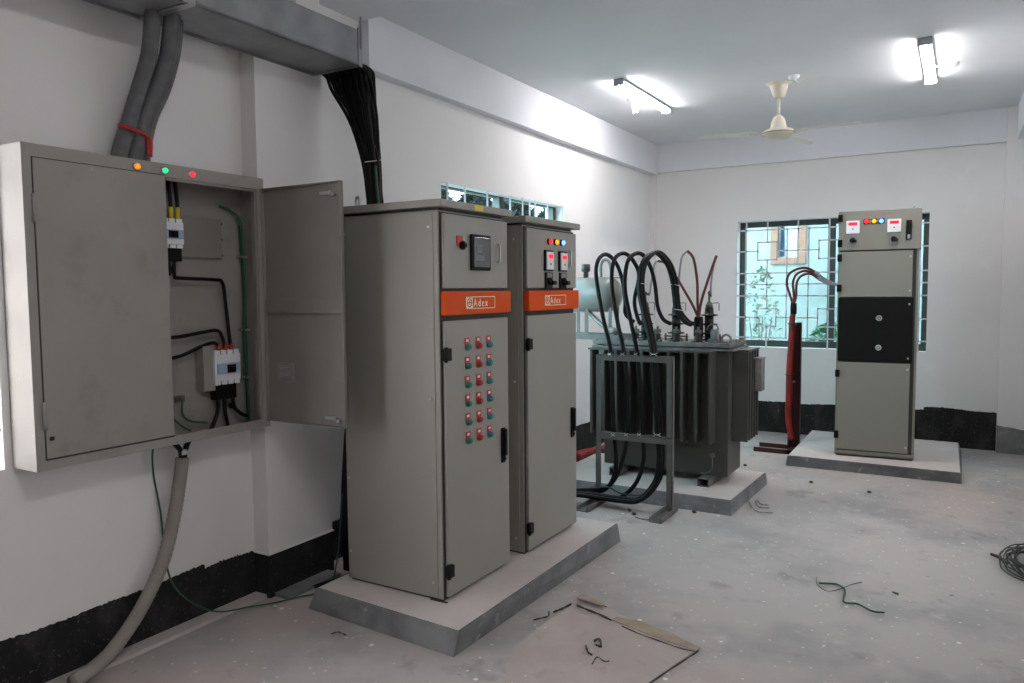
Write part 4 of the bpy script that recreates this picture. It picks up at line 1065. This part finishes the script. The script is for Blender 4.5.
twig([(577, 605), (586, 609), (599, 614), (611, 620)], .008, 'dark torn strip edging the far left of the floor board', z=.012)  # three dark strips laid to stand for the crack round the board
twig([(622, 626), (640, 634), (660, 641), (680, 648), (694, 651)], .004, 'thin dark strip edging the far side of the floor board', z=.012)
twig([(698, 651), (680, 663), (660, 676), (645, 687)], .005, 'dark edge strip along the right side of the floor board', z=.010)
twig([(553, 612), (561, 609), (571, 604)], .008, 'dark splinter on the floor left of the board')
twig([(533, 620), (541, 618), (548, 616), (549, 611)], .006, 'smaller dark splinter beside the plinth, left of the longer one')
twig([(586, 646), (588, 652), (592, 655)], .007, 'small dark curl lying on the floor board', z=.016)
twig([(594, 641), (599, 639), (601, 646), (596, 645)], .008, 'dark folded scrap lying on the floor board', z=.016)
twig([(592, 664), (597, 657), (604, 661), (609, 661)], .004, 'thin forked dark twig lying on the floor board', z=.014)
twig([(819, 583), (826, 583.5), (836, 584), (843, 587.5), (845, 592), (844, 602), (858, 604), (872, 611), (884, 612.5)], .0055, 'curled green wire lying in the middle of the right floor', 'green_wire', m_green, 'wire')
twig([(817, 577), (817, 584), (827, 591), (840, 589), (850, 585), (862, 582)], .003, 'thin dark wire beside the curled green wire on the floor', 'thin_wire')
twig([(893, 592), (898, 594)], .006, 'small green wire offcut on the floor right of the curled wire', 'wire_offcut', m_green, 'wire')
twig([(332, 633), (340, 629), (350, 633)], .005, 'dark scrap on the floor left of the front plinth') if False else None
twig([(331, 634), (338, 632), (346, 635)], .005, 'dark leafy scrap on the floor before the front plinth')
for i, (pts, lab_) in enumerate((([(748, 500), (756, 511), (773, 513)], 'longest of three bent rods on the floor beside the transformer plinth'), ([(755, 501), (759, 507), (769, 508)], 'middle one of three bent rods beside the transformer plinth'), ([(757, 500), (761, 504), (768, 505)], 'shortest bent rod beside the transformer plinth'))):
    twig(pts, .006, lab_, 'bent_rod', m_frame, 'rod')
for (u, v, lab_) in ((629, 511, 'small black lump on the floor left of the frame foot'), (634, 515, 'small black lump nearest the frame foot'), (694, 513, 'black lump on the floor in front of the transformer plinth'), (745, 466, 'black lump on the floor behind the transformer plinth'), (1001, 443, 'black scrap at the foot of the right wall corner'), (869, 493, 'tiny black crumb before the switchgear plinth'), (811, 483, 'dark crumb at the front of the switchgear plinth')):
    b = BM(); c = on(2, 0, u, v); lathe(b, [(.012, 0), (.018, .006), (.014, .016), (.004, .019)], c, (.1, .1, 1), 7, sm=False); solo('rubber_lump', b, m_dark, lab_, 'scrap')
b = BM(); c = on(2, 0, 275, 608); lathe(b, [(.007, 0), (.012, .006), (.012, .014), (.006, .018)], c, (0.1, 0, 1), 8); solo('metal_nut', b, m_steel, 'small shiny metal nut on the floor before the pilaster', 'nut')
b = BM(); tube(b, [P(636, 517, 5.1), P(643, 521, 5.05)], .005, 5, smooth=False)
b.free()
twig([(635, 517), (642, 519), (650, 520)], .005, 'thin dark wire stub on the floor by the frame foot', 'wire_stub')
# coil of wire at the right edge
cl = thing('wire_coil', 'loose coil of dark wire lying on the floor at the right edge', 'wire', (.36, 5.2, 0))
cc = Vector((.425, 5.25, .012))
for k in range(14):
    R1 = .14 + .045 * rnd.uniform(-1, 1); R2 = .28 + .08 * rnd.uniform(-1, 1); ph = rnd.uniform(0, 6)
    pts = [cc + Vector((R1 * math.cos(a) + rnd.uniform(-.006, .006), R2 * math.sin(a) + rnd.uniform(-.006, .006), .004 * k + .012 + .012 * math.sin(2 * a + ph))) for a in [2 * math.pi * q / 20 for q in range(21)]]
    b = BM(); tube(b, pts, .004, 5, n=3); obj('wire_loop', b, [m_dark, pmat('dull_green_wire', (.03, .05, .04), .5)][k % 2], cl)
b = BM(); tube(b, [cc + Vector((-.15, .0, 0)), cc + Vector((-.17, .1, .0)), cc + Vector((-.22, .16, .0))], .009, 6); obj('wire_end', b, m_dark, cl)
# red roll lying between plinth and left wall
b = BM(); tube(b, [(-3.15, 6.50, .045), (-3.13, 6.66, .045), (-3.06, 6.80, .05), (-3.01, 6.92, .055), (-3.0, 7.2, .055)], .05, 14); solo('red_conduit', b, m_redwrap, 'red conduit pipe lying on the floor behind the transformer by the left wall', 'pipe')
# black cables added to stand for the dark trench gap behind the cabinet plinth
b = BM()
for k in range(6): tube(b, [(-3.05 + .02 * k, 2.98 + .02 * k, .015), (-2.99 + .015 * k, 3.2, .02 + .01 * (k % 2)), (-3.02 + .02 * k, 3.5, .02), (-3.0, 4.2, .02)], .012, 6)
solo('trench_gap_cables', b, m_cable, 'black cables added for the dark trench gap between the left wall and the cabinet plinth', 'cables', kind='stuff')

# ------------------------------------------------------------------ daylight
w = bpy.data.worlds.new('world'); S.world = w; w.use_nodes = True
nt = w.node_tree; bgn = nt.nodes['Background']
bgn.inputs['Color'].default_value = (0.95, 0.95, 1.0, 1)
tcw = nt.nodes.new('ShaderNodeTexCoord')
dt = nt.nodes.new('ShaderNodeVectorMath'); dt.operation = 'DOT_PRODUCT'
sd = Vector((-0.50, -0.80, 0.33)).normalized(); dt.inputs[1].default_value = sd
nt.links.new(tcw.outputs['Generated'], dt.inputs[0])
mxn = nt.nodes.new('ShaderNodeMath'); mxn.operation = 'MAXIMUM'; mxn.inputs[1].default_value = 0
nt.links.new(dt.outputs['Value'], mxn.inputs[0])
pw = nt.nodes.new('ShaderNodeMath'); pw.operation = 'POWER'; pw.inputs[1].default_value = 7
nt.links.new(mxn.outputs[0], pw.inputs[0])
ma = nt.nodes.new('ShaderNodeMath'); ma.operation = 'MULTIPLY_ADD'; ma.inputs[1].default_value = 13; ma.inputs[2].default_value = 4.6
nt.links.new(pw.outputs[0], ma.inputs[0]); nt.links.new(ma.outputs[0], bgn.inputs['Strength'])

S.view_settings.view_transform = 'Standard'; S.view_settings.look = 'None'
S.view_settings.gamma = 1; S.view_settings.use_curve_mapping = False
S.view_settings.exposure = 0.3
